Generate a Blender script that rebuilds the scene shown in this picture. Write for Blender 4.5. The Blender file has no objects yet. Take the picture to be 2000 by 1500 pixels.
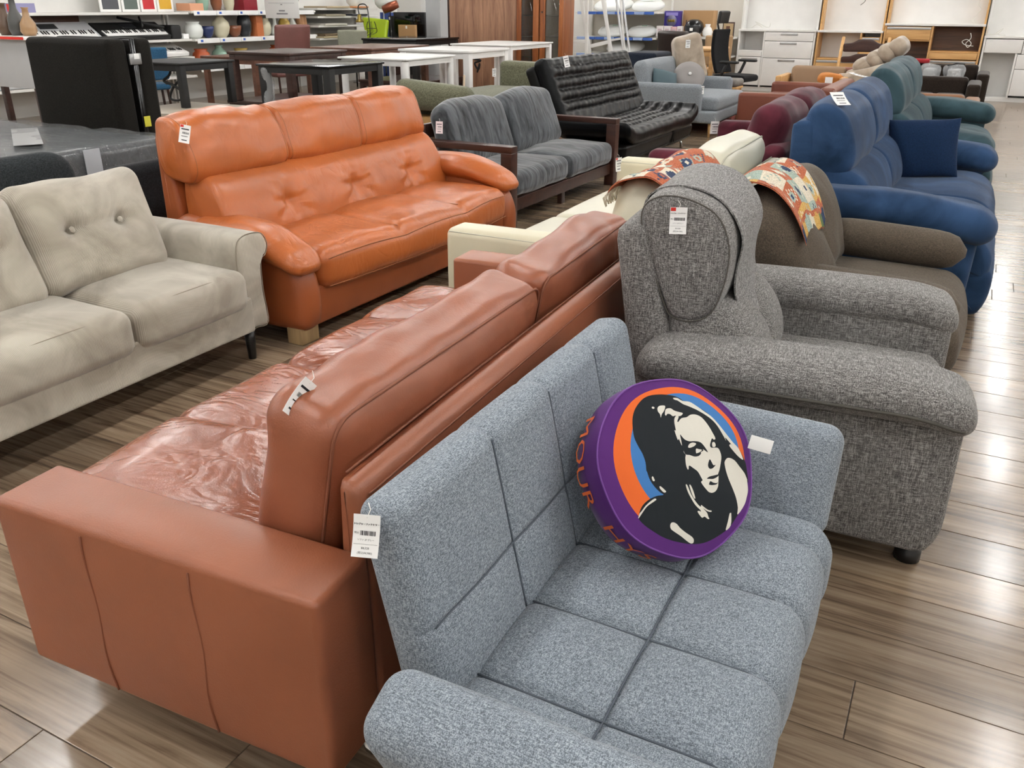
import bpy, bmesh, math, random
import numpy as np
from mathutils import Vector
from mathutils.geometry import delaunay_2d_cdt
random.seed(7)
PI = math.pi
R = math.radians
scene = bpy.context.scene
COL = scene.collection

# ------------------------------------------------------------ camera, light, exposure
CAM_H = 1.45
cam_d = bpy.data.cameras.new('camera')
cam_d.sensor_fit = 'HORIZONTAL'
cam_d.sensor_width = 36.0
cam_d.lens = 36.0 * 1650 / 2000
cam_d.clip_end = 100
cam = bpy.data.objects.new('camera', cam_d)
COL.objects.link(cam)
_p, _r, _y = R(24.12), R(0.2), R(27.57)
_fw = Vector((-math.sin(_y) * math.cos(_p), math.cos(_y) * math.cos(_p), -math.sin(_p)))
_rt = Vector((math.cos(_y), math.sin(_y), 0))
_up = _rt.cross(_fw)
_r2 = _rt * math.cos(_r) + _up * math.sin(_r)
_u2 = _r2.cross(_fw)
from mathutils import Matrix
cam.matrix_world = Matrix(((_r2.x, _u2.x, -_fw.x, 0), (_r2.y, _u2.y, -_fw.y, 0), (_r2.z, _u2.z, -_fw.z, CAM_H), (0, 0, 0, 1)))
scene.camera = cam

world = bpy.data.worlds.new('world')
world.use_nodes = True
world.node_tree.nodes['Background'].inputs[0].default_value = (1, 1, 1, 1)
world.node_tree.nodes['Background'].inputs[1].default_value = 0.25
scene.world = world
scene.view_settings.view_transform = 'Standard'
scene.view_settings.look = 'None'
scene.view_settings.gamma = 1.0
scene.view_settings.use_curve_mapping = False
scene.view_settings.exposure = 0.0
LAMP_POWER = 42.0          # emission strength of the ceiling tubes

# ------------------------------------------------------------ node materials
def srgb(c):
    if isinstance(c, str):
        c = c.lstrip('#')
        c = tuple(int(c[i:i + 2], 16) / 255 for i in (0, 2, 4))
    return tuple((v / 12.92 if v <= 0.04045 else ((v + 0.055) / 1.055) ** 2.4) for v in c) + (1.0,)

class NT:
    def __init__(s, name):
        s.m = bpy.data.materials.new(name)
        s.m.use_nodes = True
        s.t = s.m.node_tree
        s.b = s.t.nodes['Principled BSDF']
        s.tc = None
    def n(s, typ, **kw):
        nd = s.t.nodes.new(typ)
        for k, v in kw.items():
            if k[0] == '_':
                setattr(nd, k[1:], v)
            else:
                key = k.replace('__', ' ')
                nd.inputs[key].default_value = v
        return nd
    def l(s, a, b):
        s.t.links.new(a, b)
    def coord(s, scale=(1, 1, 1), which='Object', loc=(0, 0, 0)):
        if s.tc is None:
            s.tc = s.n('ShaderNodeTexCoord')
        mp = s.n('ShaderNodeMapping')
        mp.inputs['Scale'].default_value = scale
        mp.inputs['Location'].default_value = loc
        s.l(s.tc.outputs[which], mp.inputs[0])
        return mp.outputs[0]
    def noise(s, scale, detail=2, vec=None, rough=.5, dist=0):
        nd = s.n('ShaderNodeTexNoise')
        nd.inputs['Scale'].default_value = scale
        nd.inputs['Detail'].default_value = detail
        nd.inputs['Roughness'].default_value = rough
        nd.inputs['Distortion'].default_value = dist
        s.l(vec if vec is not None else s.coord(), nd.inputs['Vector'])
        return nd.outputs['Fac']
    def ramp(s, fac, stops):
        nd = s.n('ShaderNodeValToRGB')
        e = nd.color_ramp.elements
        e.remove(e[1])
        for i, (p, c) in enumerate(stops):
            if i == 0:
                e[0].position = p
                q = e[0]
            else:
                q = e.new(p)
            q.color = srgb(c) if not isinstance(c, (int, float)) else (c, c, c, 1)
        s.l(fac, nd.inputs[0])
        return nd.outputs[0]
    def math(s, op, a, b=None):
        nd = s.n('ShaderNodeMath', _operation=op)
        for i, v in enumerate((a, b)):
            if v is None:
                continue
            if isinstance(v, (int, float)):
                nd.inputs[i].default_value = v
            else:
                s.l(v, nd.inputs[i])
        return nd.outputs[0]
    def mix(s, fac, a, b, mode='MIX'):
        nd = s.n('ShaderNodeMix', _data_type='RGBA', _blend_type=mode)
        for sock, v in ((nd.inputs[0], fac), (nd.inputs[6], a), (nd.inputs[7], b)):
            if isinstance(v, (int, float)):
                sock.default_value = v
            elif isinstance(v, tuple):
                sock.default_value = v
            else:
                s.l(v, sock)
        return nd.outputs[2]
    def bump(s, h, strength=.3, dist=.01, prev=None):
        nd = s.n('ShaderNodeBump')
        nd.inputs['Strength'].default_value = strength
        nd.inputs['Distance'].default_value = dist
        s.l(h, nd.inputs['Height'])
        if prev is not None:
            s.l(prev, nd.inputs['Normal'])
        return nd.outputs[0]
    def done(s, col=None, rough=.5, normal=None, spec=.5, metal=0, sheen=0, coat=0, coat_rough=.1, trans=0, emit=None, estr=0, alpha=1):
        b = s.b
        if col is not None:
            if isinstance(col, tuple):
                b.inputs['Base Color'].default_value = col
            else:
                s.l(col, b.inputs['Base Color'])
        if isinstance(rough, (int, float)):
            b.inputs['Roughness'].default_value = rough
        else:
            s.l(rough, b.inputs['Roughness'])
        b.inputs['Specular IOR Level'].default_value = spec
        b.inputs['Metallic'].default_value = metal
        b.inputs['Sheen Weight'].default_value = sheen
        b.inputs['Sheen Roughness'].default_value = .4
        b.inputs['Coat Weight'].default_value = coat
        b.inputs['Coat Roughness'].default_value = coat_rough
        b.inputs['Transmission Weight'].default_value = trans
        b.inputs['Alpha'].default_value = alpha
        if emit:
            b.inputs['Emission Color'].default_value = emit
            b.inputs['Emission Strength'].default_value = estr
        if normal is not None:
            s.l(normal, b.inputs['Normal'])
        return s.m

def m_plain(name, c, rough=.5, spec=.5, metal=0, coat=0, var=.06, vs=6):
    t = NT(name)
    base = srgb(c)
    f = t.noise(vs, 3)
    lo = tuple(max(0, v * (1 - var)) for v in base[:3]) + (1,)
    hi = tuple(min(1, v * (1 + var)) for v in base[:3]) + (1,)
    return t.done(t.mix(f, lo, hi), rough, None, spec, metal, coat=coat)

def m_leather(name, c, rough=.38, wr=9, wstr=.35, var=.18, grain=260, stretch=(1, 1, 1), dark=None, coat=0, wdist=.02, ridge=.35, spec=.5):
    t = NT(name)
    base = srgb(c)
    lo = tuple(v * (1 - var) for v in base[:3]) + (1,)
    hi = tuple(min(1, v * (1 + var)) for v in base[:3]) + (1,)
    f = t.noise(3.5, 4)
    col = t.mix(t.ramp(f, [(.3, 0.0), (.7, 1.0)]), lo, hi)
    w = t.noise(wr, 3, t.coord(stretch), .5, 1.3)
    ridged = t.math('ABSOLUTE', t.math('SUBTRACT', w, .5))
    big = t.noise(wr * .45, 2, t.coord(stretch), .5, .6)
    n1 = t.bump(t.math('ADD', t.math('MULTIPLY', t.math('POWER', ridged, .7), ridge), t.math('MULTIPLY', big, 1.0)), wstr, wdist)
    v = t.n('ShaderNodeTexVoronoi')
    v.inputs['Scale'].default_value = grain
    t.l(t.coord(), v.inputs['Vector'])
    n2 = t.bump(v.outputs['Distance'], .12, .002, n1)
    return t.done(col, rough, n2, spec, coat=coat)

def m_fabric(name, stops, scale=330, bump=.35, sheen=.25, stretch=.13, patch=.12, wrinkle=0, wscale=6, rough=.95, cross=True, bdist=.0025):
    """woven cloth: threads of several tones crossing each other"""
    t = NT(name)
    a = t.noise(scale, 1, t.coord((1, stretch, 1)))
    b = t.noise(scale, 1, t.coord((stretch, 1, 1), loc=(3, 1, 2)))
    c = t.noise(scale, 1, t.coord((1, 1, stretch), loc=(1, 5, 2)))
    s = t.math('MULTIPLY', t.math('ADD', t.math('ADD', a, b), c), 1 / 3)
    col = t.ramp(s, stops)
    p = t.noise(4, 3)
    col = t.mix(t.math('MULTIPLY', t.math('SUBTRACT', p, .5), patch * 2), col, (1, 1, 1, 1), 'OVERLAY')
    nm = None
    if wrinkle:
        w = t.noise(wscale, 3, t.coord(), .5, 1.0)
        nm = t.bump(w, wrinkle, .03)
    nm = t.bump(s, bump, bdist, nm)
    return t.done(col, rough, nm, .2, sheen=sheen)

def m_velvet(name, c1, c2, streak=(1, 7, 1.5), sc=5, bump=.2, fine=420, sheen=.5, rough=.9, spec=.2):
    """napped cloth: brushed streaks of two tones"""
    t = NT(name)
    f = t.noise(sc, 4, t.coord(streak), .55, .8)
    col = t.ramp(f, [(.3, c1), (.68, c2)])
    n1 = t.bump(t.noise(sc, 2, t.coord(streak), .5, .8), bump, .02)
    n2 = t.bump(t.noise(fine, 1), .15, .002, n1)
    return t.done(col, rough, n2, spec, sheen=sheen)

def m_cord(name, c1, c2, axis=(0, 1, 0), scale=160, sc=5, bump=.35, sheen=.4):
    """corduroy: fine parallel ribs, nap brushed lighter and darker"""
    t = NT(name)
    w = t.n('ShaderNodeTexWave', _wave_type='BANDS', _bands_direction='X')
    w.inputs['Scale'].default_value = scale / 3.1
    w.inputs['Distortion'].default_value = .15
    sx = t.n('ShaderNodeSeparateXYZ')
    t.l(t.coord(), sx.inputs[0])
    cx = t.n('ShaderNodeCombineXYZ')
    t.l(t.math('ADD', t.math('MULTIPLY', sx.outputs[0], axis[0]), t.math('MULTIPLY', sx.outputs[1], axis[1])), cx.inputs[0])
    t.l(cx.outputs[0], w.inputs['Vector'])
    f = t.noise(sc, 4, t.coord((1, 1, 1)), .55, 1.0)
    col = t.ramp(f, [(.32, c1), (.66, c2)])
    col = t.mix(t.math('MULTIPLY', w.outputs['Fac'], .22), col, (0.1, .09, .08, 1), 'MULTIPLY')
    n1 = t.bump(t.noise(sc * 1.2, 2, None, .5, .6), .18, .03)
    n2 = t.bump(w.outputs['Fac'], bump, .003, n1)
    return t.done(col, .95, n2, .15, sheen=sheen)

def m_wood(name, dark, light, axis='X', scale=1.0, rough=.45, coat=0, rings=14, var_obj=False, fine=.5):
    """wood: grain drawn out along one axis"""
    t = NT(name)
    st = {'X': (.07, 1, 1), 'Y': (1, .07, 1), 'Z': (1, 1, .07)}[axis]
    vec = t.coord(tuple(v * scale for v in st))
    a = t.noise(rings, 4, vec, .6, .6)
    b = t.noise(rings * 7, 2, vec, .6, .2)
    s = t.math('ADD', t.math('MULTIPLY', a, 1 - fine * .5), t.math('MULTIPLY', b, fine * .5))
    col = t.ramp(s, [(.33, dark), (.66, light)])
    nm = t.bump(b, .08, .003)
    return t.done(col, rough, nm, .45, coat=coat)

# ------------------------------------------------------------ mesh helpers
def A(*p):
    return np.array(p, float)

def link(o, parent=None):
    COL.objects.link(o)
    if parent is not None:
        o.parent = parent
    return o

CUR = None      # while set, vertices are given in room coordinates and moved into the thing's own space
def in_room(o):
    global CUR
    CUR = (np.array(o.location[:]), o.rotation_euler[2]) if o is not None else None
    return o

def mesh(name, V, F, mat, parent=None, smooth=True, loc=None, rot=None):
    me = bpy.data.meshes.new(name)
    V = np.asarray(V, float)
    if CUR is not None and parent is not None:
        V = (V - CUR[0]) @ rotm(0, 0, -CUR[1]).T
    me.from_pydata(V.tolist(), [], [list(map(int, f)) for f in F])
    if smooth:
        me.polygons.foreach_set('use_smooth', [True] * len(me.polygons))
    if mat is not None:
        for m_ in (mat if isinstance(mat, (list, tuple)) else [mat]):
            me.materials.append(m_)
    o = bpy.data.objects.new(name, me)
    link(o, parent)
    if loc is not None:
        o.location = loc
    if rot is not None:
        o.rotation_euler = rot
    return o

def tag(o, label, cat, group=None, kind=None):
    if label:
        o['label'] = label
    if cat:
        o['category'] = cat
    if group:
        o['group'] = group
    if kind:
        o['kind'] = kind
    return o

def thing(name, label, cat, loc=(0, 0, 0), rz=0, group=None):
    o = bpy.data.objects.new(name, None)
    o.empty_display_size = .1
    link(o)
    o.location = loc
    o.rotation_euler = (0, 0, rz)
    return tag(o, label, cat, group)

def turn_about(o, pivot, ang):
    c, s = math.cos(ang), math.sin(ang)
    dx, dy = o.location[0] - pivot[0], o.location[1] - pivot[1]
    o.location[0], o.location[1] = pivot[0] + c * dx - s * dy, pivot[1] + s * dx + c * dy
    o.rotation_euler[2] += ang

def copy_tree(o, parent=None):
    c = o.copy()
    COL.objects.link(c)
    c.parent = parent
    for ch in [x for x in bpy.data.objects if x.parent == o]:
        copy_tree(ch, c)
    return c

def axis_vals(h, r, n, k):
    inner = max(h - r, h * .02)
    t = [h - (h - inner) * (1 - math.tan(PI / 4 * (i / k))) for i in range(1, k + 1)] if k else []
    mid = np.linspace(-inner, inner, n + 1)
    pos = [inner + (h - inner) * math.tan(PI / 4 * i / k) for i in range(1, k + 1)]
    return np.concatenate([-np.array(pos[::-1]), mid, np.array(pos)])

def rbox(size, r=.03, n=(8, 8, 8), k=4):
    """rounded box about the origin, as (V, F)"""
    h = np.array(size, float) / 2
    if isinstance(n, int):
        n = (n, n, n)
    r = min(r, h.min() * .999)
    ax = [axis_vals(h[i], r, n[i], k) for i in range(3)]
    Vs, Fs, off = [], [], 0
    for a in range(3):
        u, v = (a + 1) % 3, (a + 2) % 3
        U, W = np.meshgrid(ax[u], ax[v], indexing='ij')
        nu, nv = U.shape
        for sgn in (-1, 1):
            P = np.zeros((nu * nv, 3))
            P[:, u] = U.ravel()
            P[:, v] = W.ravel()
            P[:, a] = sgn * h[a]
            idx = np.arange(nu * nv).reshape(nu, nv) + off
            q = np.stack([idx[:-1, :-1], idx[1:, :-1], idx[1:, 1:], idx[:-1, 1:]], -1).reshape(-1, 4)
            if sgn < 0:
                q = q[:, ::-1]
            Vs.append(P)
            Fs.append(q)
            off += nu * nv
    V = np.concatenate(Vs)
    F = np.concatenate(Fs)
    key = np.round(V * 1e6).astype(np.int64)
    _, first, inv = np.unique(key, axis=0, return_index=True, return_inverse=True)
    inv = inv.ravel()
    V = V[first]
    F = inv[F]
    inner = np.clip(V, -(h - r), h - r)
    d = V - inner
    L = np.linalg.norm(d, axis=1)
    ok = L > 1e-9
    V[ok] = inner[ok] + d[ok] / L[ok, None] * r
    return V, F

def puff(V, size, b, p=2):
    """swell the faces of a box: b = (bx, by, bz)"""
    h = np.array(size, float) / 2
    U = np.clip(V / h, -1, 1)
    W = V.copy()
    for a in range(3):
        if not b[a]:
            continue
        u, v = (a + 1) % 3, (a + 2) % 3
        W[:, a] += U[:, a] * b[a] * (1 - np.abs(U[:, u]) ** p) * (1 - np.abs(U[:, v]) ** p)
    return W

def groove(V, axis, lines, depth, width, nrm, side=1, h=None):
    """press seams into the face whose outward axis is nrm"""
    W = V.copy()
    m = side * V[:, nrm] > (0 if h is None else h)
    for c in lines:
        W[m, nrm] -= side * depth * np.exp(-((V[m, axis] - c) / width) ** 2)
    return W

def rotm(rx=0, ry=0, rz=0):
    cx, sx, cy, sy, cz, sz = math.cos(rx), math.sin(rx), math.cos(ry), math.sin(ry), math.cos(rz), math.sin(rz)
    X = np.array([[1, 0, 0], [0, cx, -sx], [0, sx, cx]])
    Y = np.array([[cy, 0, sy], [0, 1, 0], [-sy, 0, cy]])
    Z = np.array([[cz, -sz, 0], [sz, cz, 0], [0, 0, 1]])
    return Z @ Y @ X

def place(V, loc=(0, 0, 0), rot=(0, 0, 0)):
    return V @ rotm(*rot).T + np.array(loc, float)

def wob(V, amp, sc, seed=0, axis=None):
    """uneven stuffing: slow noise pushed into the surface"""
    W = np.array(V, float)
    rs = np.random.RandomState(int(abs(seed) * 97 + sc * 13) % 100000)
    def field():
        f = np.zeros(len(W))
        for _ in range(7):
            k = rs.normal(size=3)
            k *= sc * rs.uniform(1.2, 4.2) / np.linalg.norm(k)
            f += np.sin(np.asarray(V, float) @ k + rs.uniform(0, 6.28))
        return f / 5.0
    if axis is None:
        for a_ in range(3):
            W[:, a_] += field() * amp
    else:
        W[:, axis] += field() * amp
    return W

def box(name, size, loc, mat, parent=None, r=.004, rot=(0, 0, 0), k=2, bl=None, n=1, fn=None, smooth=True):
    """a bevelled block; bl swells its faces"""
    V, F = rbox(size, r, n, k)
    if bl:
        V = puff(V, size, bl)
    if fn:
        V = fn(V)
    return mesh(name, place(V, loc, rot), F, mat, parent, smooth)

def bb(name, x, y, z, mat, parent=None, r=.004, **kw):
    """block by its extents"""
    return box(name, (x[1] - x[0], y[1] - y[0], z[1] - z[0]), ((x[0] + x[1]) / 2, (y[0] + y[1]) / 2, (z[0] + z[1]) / 2), mat, parent, r, **kw)

def join(parts):
    Vs, Fs, off = [], [], 0
    for V, F in parts:
        Vs.append(np.asarray(V, float))
        Fs += [tuple(int(i) + off for i in f) for f in F]
        off += len(V)
    return np.concatenate(Vs), Fs

def tube(path, r, seg=8, closed=False, cap=True):
    P = np.array(path, float)
    n = len(P)
    T = np.zeros_like(P)
    for i in range(n):
        a, b = (P[(i - 1) % n], P[(i + 1) % n]) if closed else (P[max(i - 1, 0)], P[min(i + 1, n - 1)])
        d = b - a
        T[i] = d / (np.linalg.norm(d) + 1e-12)
    up = np.array([0, 0, 1.0]) if abs(T[0][2]) < .9 else np.array([1.0, 0, 0])
    V, F = [], []
    rr = r if hasattr(r, '__len__') else [r] * n
    for i in range(n):
        s = np.cross(T[i], up)
        s /= np.linalg.norm(s) + 1e-12
        up = np.cross(s, T[i])
        for j in range(seg):
            a = 2 * PI * j / seg
            V.append(P[i] + rr[i] * (math.cos(a) * s + math.sin(a) * up))
    m = n if closed else n - 1
    for i in range(m):
        for j in range(seg):
            a, b = i * seg + j, i * seg + (j + 1) % seg
            c, d = ((i + 1) % n) * seg + (j + 1) % seg, ((i + 1) % n) * seg + j
            F.append((a, b, c, d))
    if cap and not closed:
        F.append(tuple(range(seg))[::-1])
        F.append(tuple(range((n - 1) * seg, n * seg)))
    return np.array(V), F

def lathe(prof, seg=20, cap=True):
    """prof: list of (radius, z)"""
    V, F = [], []
    for r_, z_ in prof:
        for j in range(seg):
            a = 2 * PI * j / seg
            V.append((r_ * math.cos(a), r_ * math.sin(a), z_))
    for i in range(len(prof) - 1):
        for j in range(seg):
            F.append((i * seg + j, i * seg + (j + 1) % seg, (i + 1) * seg + (j + 1) % seg, (i + 1) * seg + j))
    if cap:
        F.append(tuple(range(seg))[::-1])
        F.append(tuple(range((len(prof) - 1) * seg, len(prof) * seg)))
    return np.array(V, float), F

def round_poly(pts, r, n=4):
    """2-D polygon with rounded corners; r one number or one for each corner"""
    P = [np.array(p, float) for p in pts]
    out = []
    for i, p in enumerate(P):
        a, b = P[i - 1], P[(i + 1) % len(P)]
        rr = r[i] if hasattr(r, '__len__') else r
        da, db = a - p, b - p
        la, lb = np.linalg.norm(da), np.linalg.norm(db)
        t = min(rr, la * .49, lb * .49)
        if t < 1e-6:
            out.append(p)
            continue
        s, e = p + da / la * t, p + db / lb * t
        for k in range(n + 1):
            u = k / n
            out.append((1 - u) ** 2 * s + 2 * u * (1 - u) * p + u * u * e)
    return np.array(out)

def resample(P, n, closed=True):
    P = np.asarray(P, float)
    Q = np.vstack([P, P[:1]]) if closed else P
    d = np.r_[0, np.cumsum(np.linalg.norm(np.diff(Q, axis=0), axis=1))]
    t = np.linspace(0, d[-1], n + (1 if closed else 0))
    out = np.stack([np.interp(t, d, Q[:, i]) for i in range(Q.shape[1])], 1)
    return out[:-1] if closed else out

def catmull(P, n=6, closed=True):
    P = np.asarray(P, float)
    N = len(P)
    out = []
    for i in range(N if closed else N - 1):
        p0, p1, p2, p3 = (P[(i + j) % N] if closed else P[min(max(i + j, 0), N - 1)] for j in (-1, 0, 1, 2))
        for k in range(n):
            t = k / n
            out.append(.5 * ((2 * p1) + (-p0 + p2) * t + (2 * p0 - 5 * p1 + 4 * p2 - p3) * t * t + (-p0 + 3 * p1 - 3 * p2 + p3) * t ** 3))
    if not closed:
        out.append(P[-1])
    return np.array(out)

def extr(poly, width, r=.02, nmid=6, kr=4, bulge=0, rings=4, m=64, taper=None):
    """closed 2-D profile (x, z) drawn out along y from -width/2 to width/2,
    edges rounded by r, faces swollen by bulge; end caps filled with rings"""
    P = resample(poly, m)
    c = P.mean(0)
    nx = np.roll(P, -1, 0) - np.roll(P, 1, 0)
    N = np.stack([nx[:, 1], -nx[:, 0]], 1)
    N /= np.linalg.norm(N, axis=1)[:, None] + 1e-12
    area = .5 * np.sum(P[:, 0] * np.roll(P[:, 1], -1) - np.roll(P[:, 0], -1) * P[:, 1])
    if area < 0:
        N = -N
    ys, ins = [], []
    hw = width / 2
    r = min(r, hw * .99)
    for i in range(kr):
        a = PI / 2 * i / kr
        ys.append(-hw + r - r * math.cos(a)); ins.append(r - r * math.sin(a))
    for y in np.linspace(-hw + r, hw - r, nmid + 1):
        ys.append(y); ins.append(0)
    for i in range(kr - 1, -1, -1):
        a = PI / 2 * i / kr
        ys.append(hw - r + r * math.cos(a)); ins.append(r - r * math.sin(a))
    V, F = [], []
    m = len(P)
    for y, s in zip(ys, ins):
        Q = P - N * s + N * bulge * (1 - (y / hw) ** 2)
        for q in Q:
            V.append((q[0], y, q[1]))
    L = len(ys)
    ccw = area > 0
    for i in range(L - 1):
        for j in range(m):
            f = (i * m + j, i * m + (j + 1) % m, (i + 1) * m + (j + 1) % m, (i + 1) * m + j)
            F.append(f if ccw else f[::-1])
    for e, ring0 in ((0, 0), (1, (L - 1) * m)):
        base = ring0
        Q0 = np.array([V[ring0 + j] for j in range(m)])
        cc = Q0.mean(0)
        for k in range(1, rings + 1):
            s = 1 - k / (rings + 1)
            st = len(V)
            for q in Q0:
                p = cc + (q - cc) * s
                V.append((p[0], q[1] + (1 if e else -1) * bulge * (1 - s * s), p[2]))
            for j in range(m):
                f = (base + j, base + (j + 1) % m, st + (j + 1) % m, st + j)
                F.append(f if (ccw == bool(e)) else f[::-1])
            base = st
        ci = len(V)
        V.append((cc[0], Q0[0][1] + (1 if e else -1) * bulge, cc[2]))
        for j in range(m):
            f = (base + j, base + (j + 1) % m, ci)
            F.append(f if (ccw == bool(e)) else f[::-1])
    return np.array(V, float), F

def pillow(w, h, t, n=22, pinch=.06, seed=0):
    """square throw cushion in the x-z plane, thickness along y"""
    u = np.sin(np.linspace(-PI / 2, PI / 2, n + 1))
    U, W = np.meshgrid(u, u, indexing='ij')
    prof = np.clip((1 - U ** 2) * (1 - W ** 2), 0, 1) ** .42
    X = U * w / 2 * (1 - pinch * (1 - W ** 2) * np.abs(U))
    Z = W * h / 2 * (1 - pinch * (1 - U ** 2) * np.abs(W))
    V, F = [], []
    ids = np.zeros((2, n + 1, n + 1), int)
    for s in (0, 1):
        for i in range(n + 1):
            for j in range(n + 1):
                edge = i in (0, n) or j in (0, n)
                if s and edge:
                    ids[s, i, j] = ids[0, i, j]
                    continue
                ids[s, i, j] = len(V)
                V.append((X[i, j], (1 if s else -1) * t / 2 * prof[i, j], Z[i, j]))
        for i in range(n):
            for j in range(n):
                f = (ids[s, i, j], ids[s, i + 1, j], ids[s, i + 1, j + 1], ids[s, i, j + 1])
                F.append(f if not s else f[::-1])
    V = np.array(V)
    V = wob(V, .008, 7, seed)
    return V, F

def rect_loop(hx, hy, r, n=6):
    return round_poly([(-hx, -hy), (hx, -hy), (hx, hy), (-hx, hy)], r, n)

def text_mesh(body, size, align='CENTER'):
    cu = bpy.data.curves.new('print', 'FONT')
    cu.body = body
    cu.size = size
    cu.align_x = align
    cu.align_y = 'CENTER'
    cu.resolution_u = 2
    o = bpy.data.objects.new('print', cu)
    COL.objects.link(o)
    dg = bpy.context.evaluated_depsgraph_get()
    dg.update()
    me = bpy.data.meshes.new_from_object(o.evaluated_get(dg))
    V = np.array([v.co[:] for v in me.vertices]) if len(me.vertices) else np.zeros((0, 3))
    F = [tuple(p.vertices) for p in me.polygons]
    bpy.data.objects.remove(o)
    bpy.data.curves.remove(cu)
    bpy.data.meshes.remove(me)
    return V, F
# ------------------------------------------------------------ the room
def m_floor():
    t = NT('plank_floor')
    oi = t.n('ShaderNodeObjectInfo')
    ge = t.n('ShaderNodeNewGeometry')
    rnd = t.math('FRACT', t.math('ADD', oi.outputs['Random'], ge.outputs['Random Per Island']))
    tc = t.n('ShaderNodeTexCoord')
    off = t.n('ShaderNodeCombineXYZ')
    t.l(t.math('MULTIPLY', rnd, 37.0), off.inputs[0])
    t.l(t.math('MULTIPLY', rnd, 91.0), off.inputs[1])
    va = t.n('ShaderNodeVectorMath', _operation='ADD')
    t.l(ge.outputs['Position'], va.inputs[0])
    t.l(off.outputs[0], va.inputs[1])
    def mp(sc):
        m_ = t.n('ShaderNodeMapping')
        m_.inputs['Scale'].default_value = sc
        t.l(va.outputs[0], m_.inputs[0])
        return m_.outputs[0]
    a = t.noise(9, 5, mp((.16, 1.6, 1)), .6, 1.0)
    b = t.noise(26, 3, mp((.05, 2.6, 1)), .6, .5)
    s = t.math('ADD', t.math('MULTIPLY', a, .6), t.math('MULTIPLY', b, .4))
    col = t.ramp(s, [(.30, '#51463b'), (.42, '#7d6c5a'), (.50, '#a08d77'), (.60, '#b5a48e'), (.72, '#c4b7a4')])
    tone = t.ramp(rnd, [(0, '#b9b4b0'), (.4, '#cfcac6'), (.7, '#ded8d2'), (1, '#ece7e1')])
    col = t.mix(1.0, col, tone, 'MULTIPLY')
    rr = .24
    nm = t.bump(s, .10, .002)
    return t.done(col, rr, nm, .5, coat=.25, coat_rough=.12)

MAT_FLOOR = m_floor()
MAT_WALL = m_plain('white_wall_paint', '#e6e4df', .8, .3, var=.02)
MAT_CEIL = m_plain('ceiling_tile', '#c4c2bd', .9, .2, var=.02)
MAT_GAP = m_plain('plank_joint', '#4a4037', .9)

X0, X1, Y0, Y1, ZC = -12.2, 6.0, -4.0, 17.6, 3.1
def struct(o):
    o['kind'] = 'structure'
    return o

floor = struct(mesh('floor', [(X0, Y0, -.02), (X1, Y0, -.02), (X1, Y1, -.02), (X0, Y1, -.02), (X0, Y0, -.0022), (X1, Y0, -.0022), (X1, Y1, -.0022), (X0, Y1, -.0022)],
             [(3, 2, 1, 0), (4, 5, 6, 7), (0, 1, 5, 4), (1, 2, 6, 5), (2, 3, 7, 6), (3, 0, 4, 7)], MAT_GAP, smooth=False))
PW, PL = .1975, 1.83
def plank_mesh():
    V, F = rbox((PL - .0025, PW - .0025, .006), .0012, 1, 1)
    V[:, 2] -= .003
    return V, F
pv, pf = plank_mesh()
cells = []
iy0 = int(math.floor((Y0 - 1.5385) / PW))
for i in range(iy0, int((Y1 - 1.5385) / PW)):
    y = 1.5385 + (i + .5) * PW
    off = {0: .01, -4: -1.117, -5: -1.545, 18: .282, 19: .39}.get(i, (random.Random(i).random() * (PL - .95) + .6 if -2 < i < 12 else random.Random(i).random() * PL))
    j0 = int(math.floor((X0 - off) / PL))
    x = off + j0 * PL
    while x < X1:
        xa, xb = max(x, X0), min(x + PL, X1)
        if xb - xa > .05:
            cells.append(((xa + xb) / 2, y, xb - xa))
        x += PL
HID = [(-1.7, -.85, .9, 2.9), (-.85, .05, .9, 4.2), (-.85, .1, 4.4, 9.3), (-3.4, -2.65, 1.2, 9.6), (-1.9, -1.0, 3.2, 7.2), (-11, -3.4, 0, 14)]
def in_view(x, y):
    c = cam.matrix_world.inverted() @ Vector((x, y, 0))
    if c.z > -.2:
        return False
    px, py = 1000 + 1650 * c.x / -c.z, 750 - 1650 * c.y / -c.z
    return -60 < px < 2060 and -40 < py < 1560
vis, rest = [], []
for c in cells:
    seen = any(in_view(c[0] + dx, c[1]) and not any(a < c[0] + dx < b and p < c[1] < q for a, b, p, q in HID) for dx in (-.55, -.25, 0, .25, .55))
    (vis if seen and c[2] > PL - .01 else rest).append(c)
vis.sort(key=lambda c: c[0] ** 2 + c[1] ** 2)
rest += vis[290:]
vis = vis[:290]
pm = None
for c in vis:
    if pm is None:
        o = mesh('plank', pv, pf, MAT_FLOOR, floor, False)
        pm = o.data
    else:
        o = bpy.data.objects.new('plank', pm)
        link(o, floor)
    o.location = (c[0], c[1], 0)
# the planks farther off or under the furniture
sv, sf = [], []
pvs = pv.copy()
for c in rest:
    q = pvs.copy()
    q[:, 0] *= c[2] / PL
    sv.append((q + np.array([c[0], c[1], 0]), pf))
o = mesh('plank_field', *join(sv), MAT_FLOOR, floor, False)
o['kind'] = 'stuff'

def wall(name, x, y, z, mat=MAT_WALL):
    return struct(bb(name, x, y, z, mat, r=.002, k=1, smooth=False))
wall('wall_back', (X0, X1), (Y1, Y1 + .1), (0, ZC))
wall('wall_left', (X0 - .1, X0), (Y0, Y1), (0, ZC))
wall('wall_right', (X1, X1 + .1), (Y0, Y1), (0, ZC))
wall('wall_front', (X0, X1), (Y0 - .1, Y0), (0, ZC))
wall('ceiling', (X0, X1), (Y0, Y1), (ZC, ZC + .1), MAT_CEIL)

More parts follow.
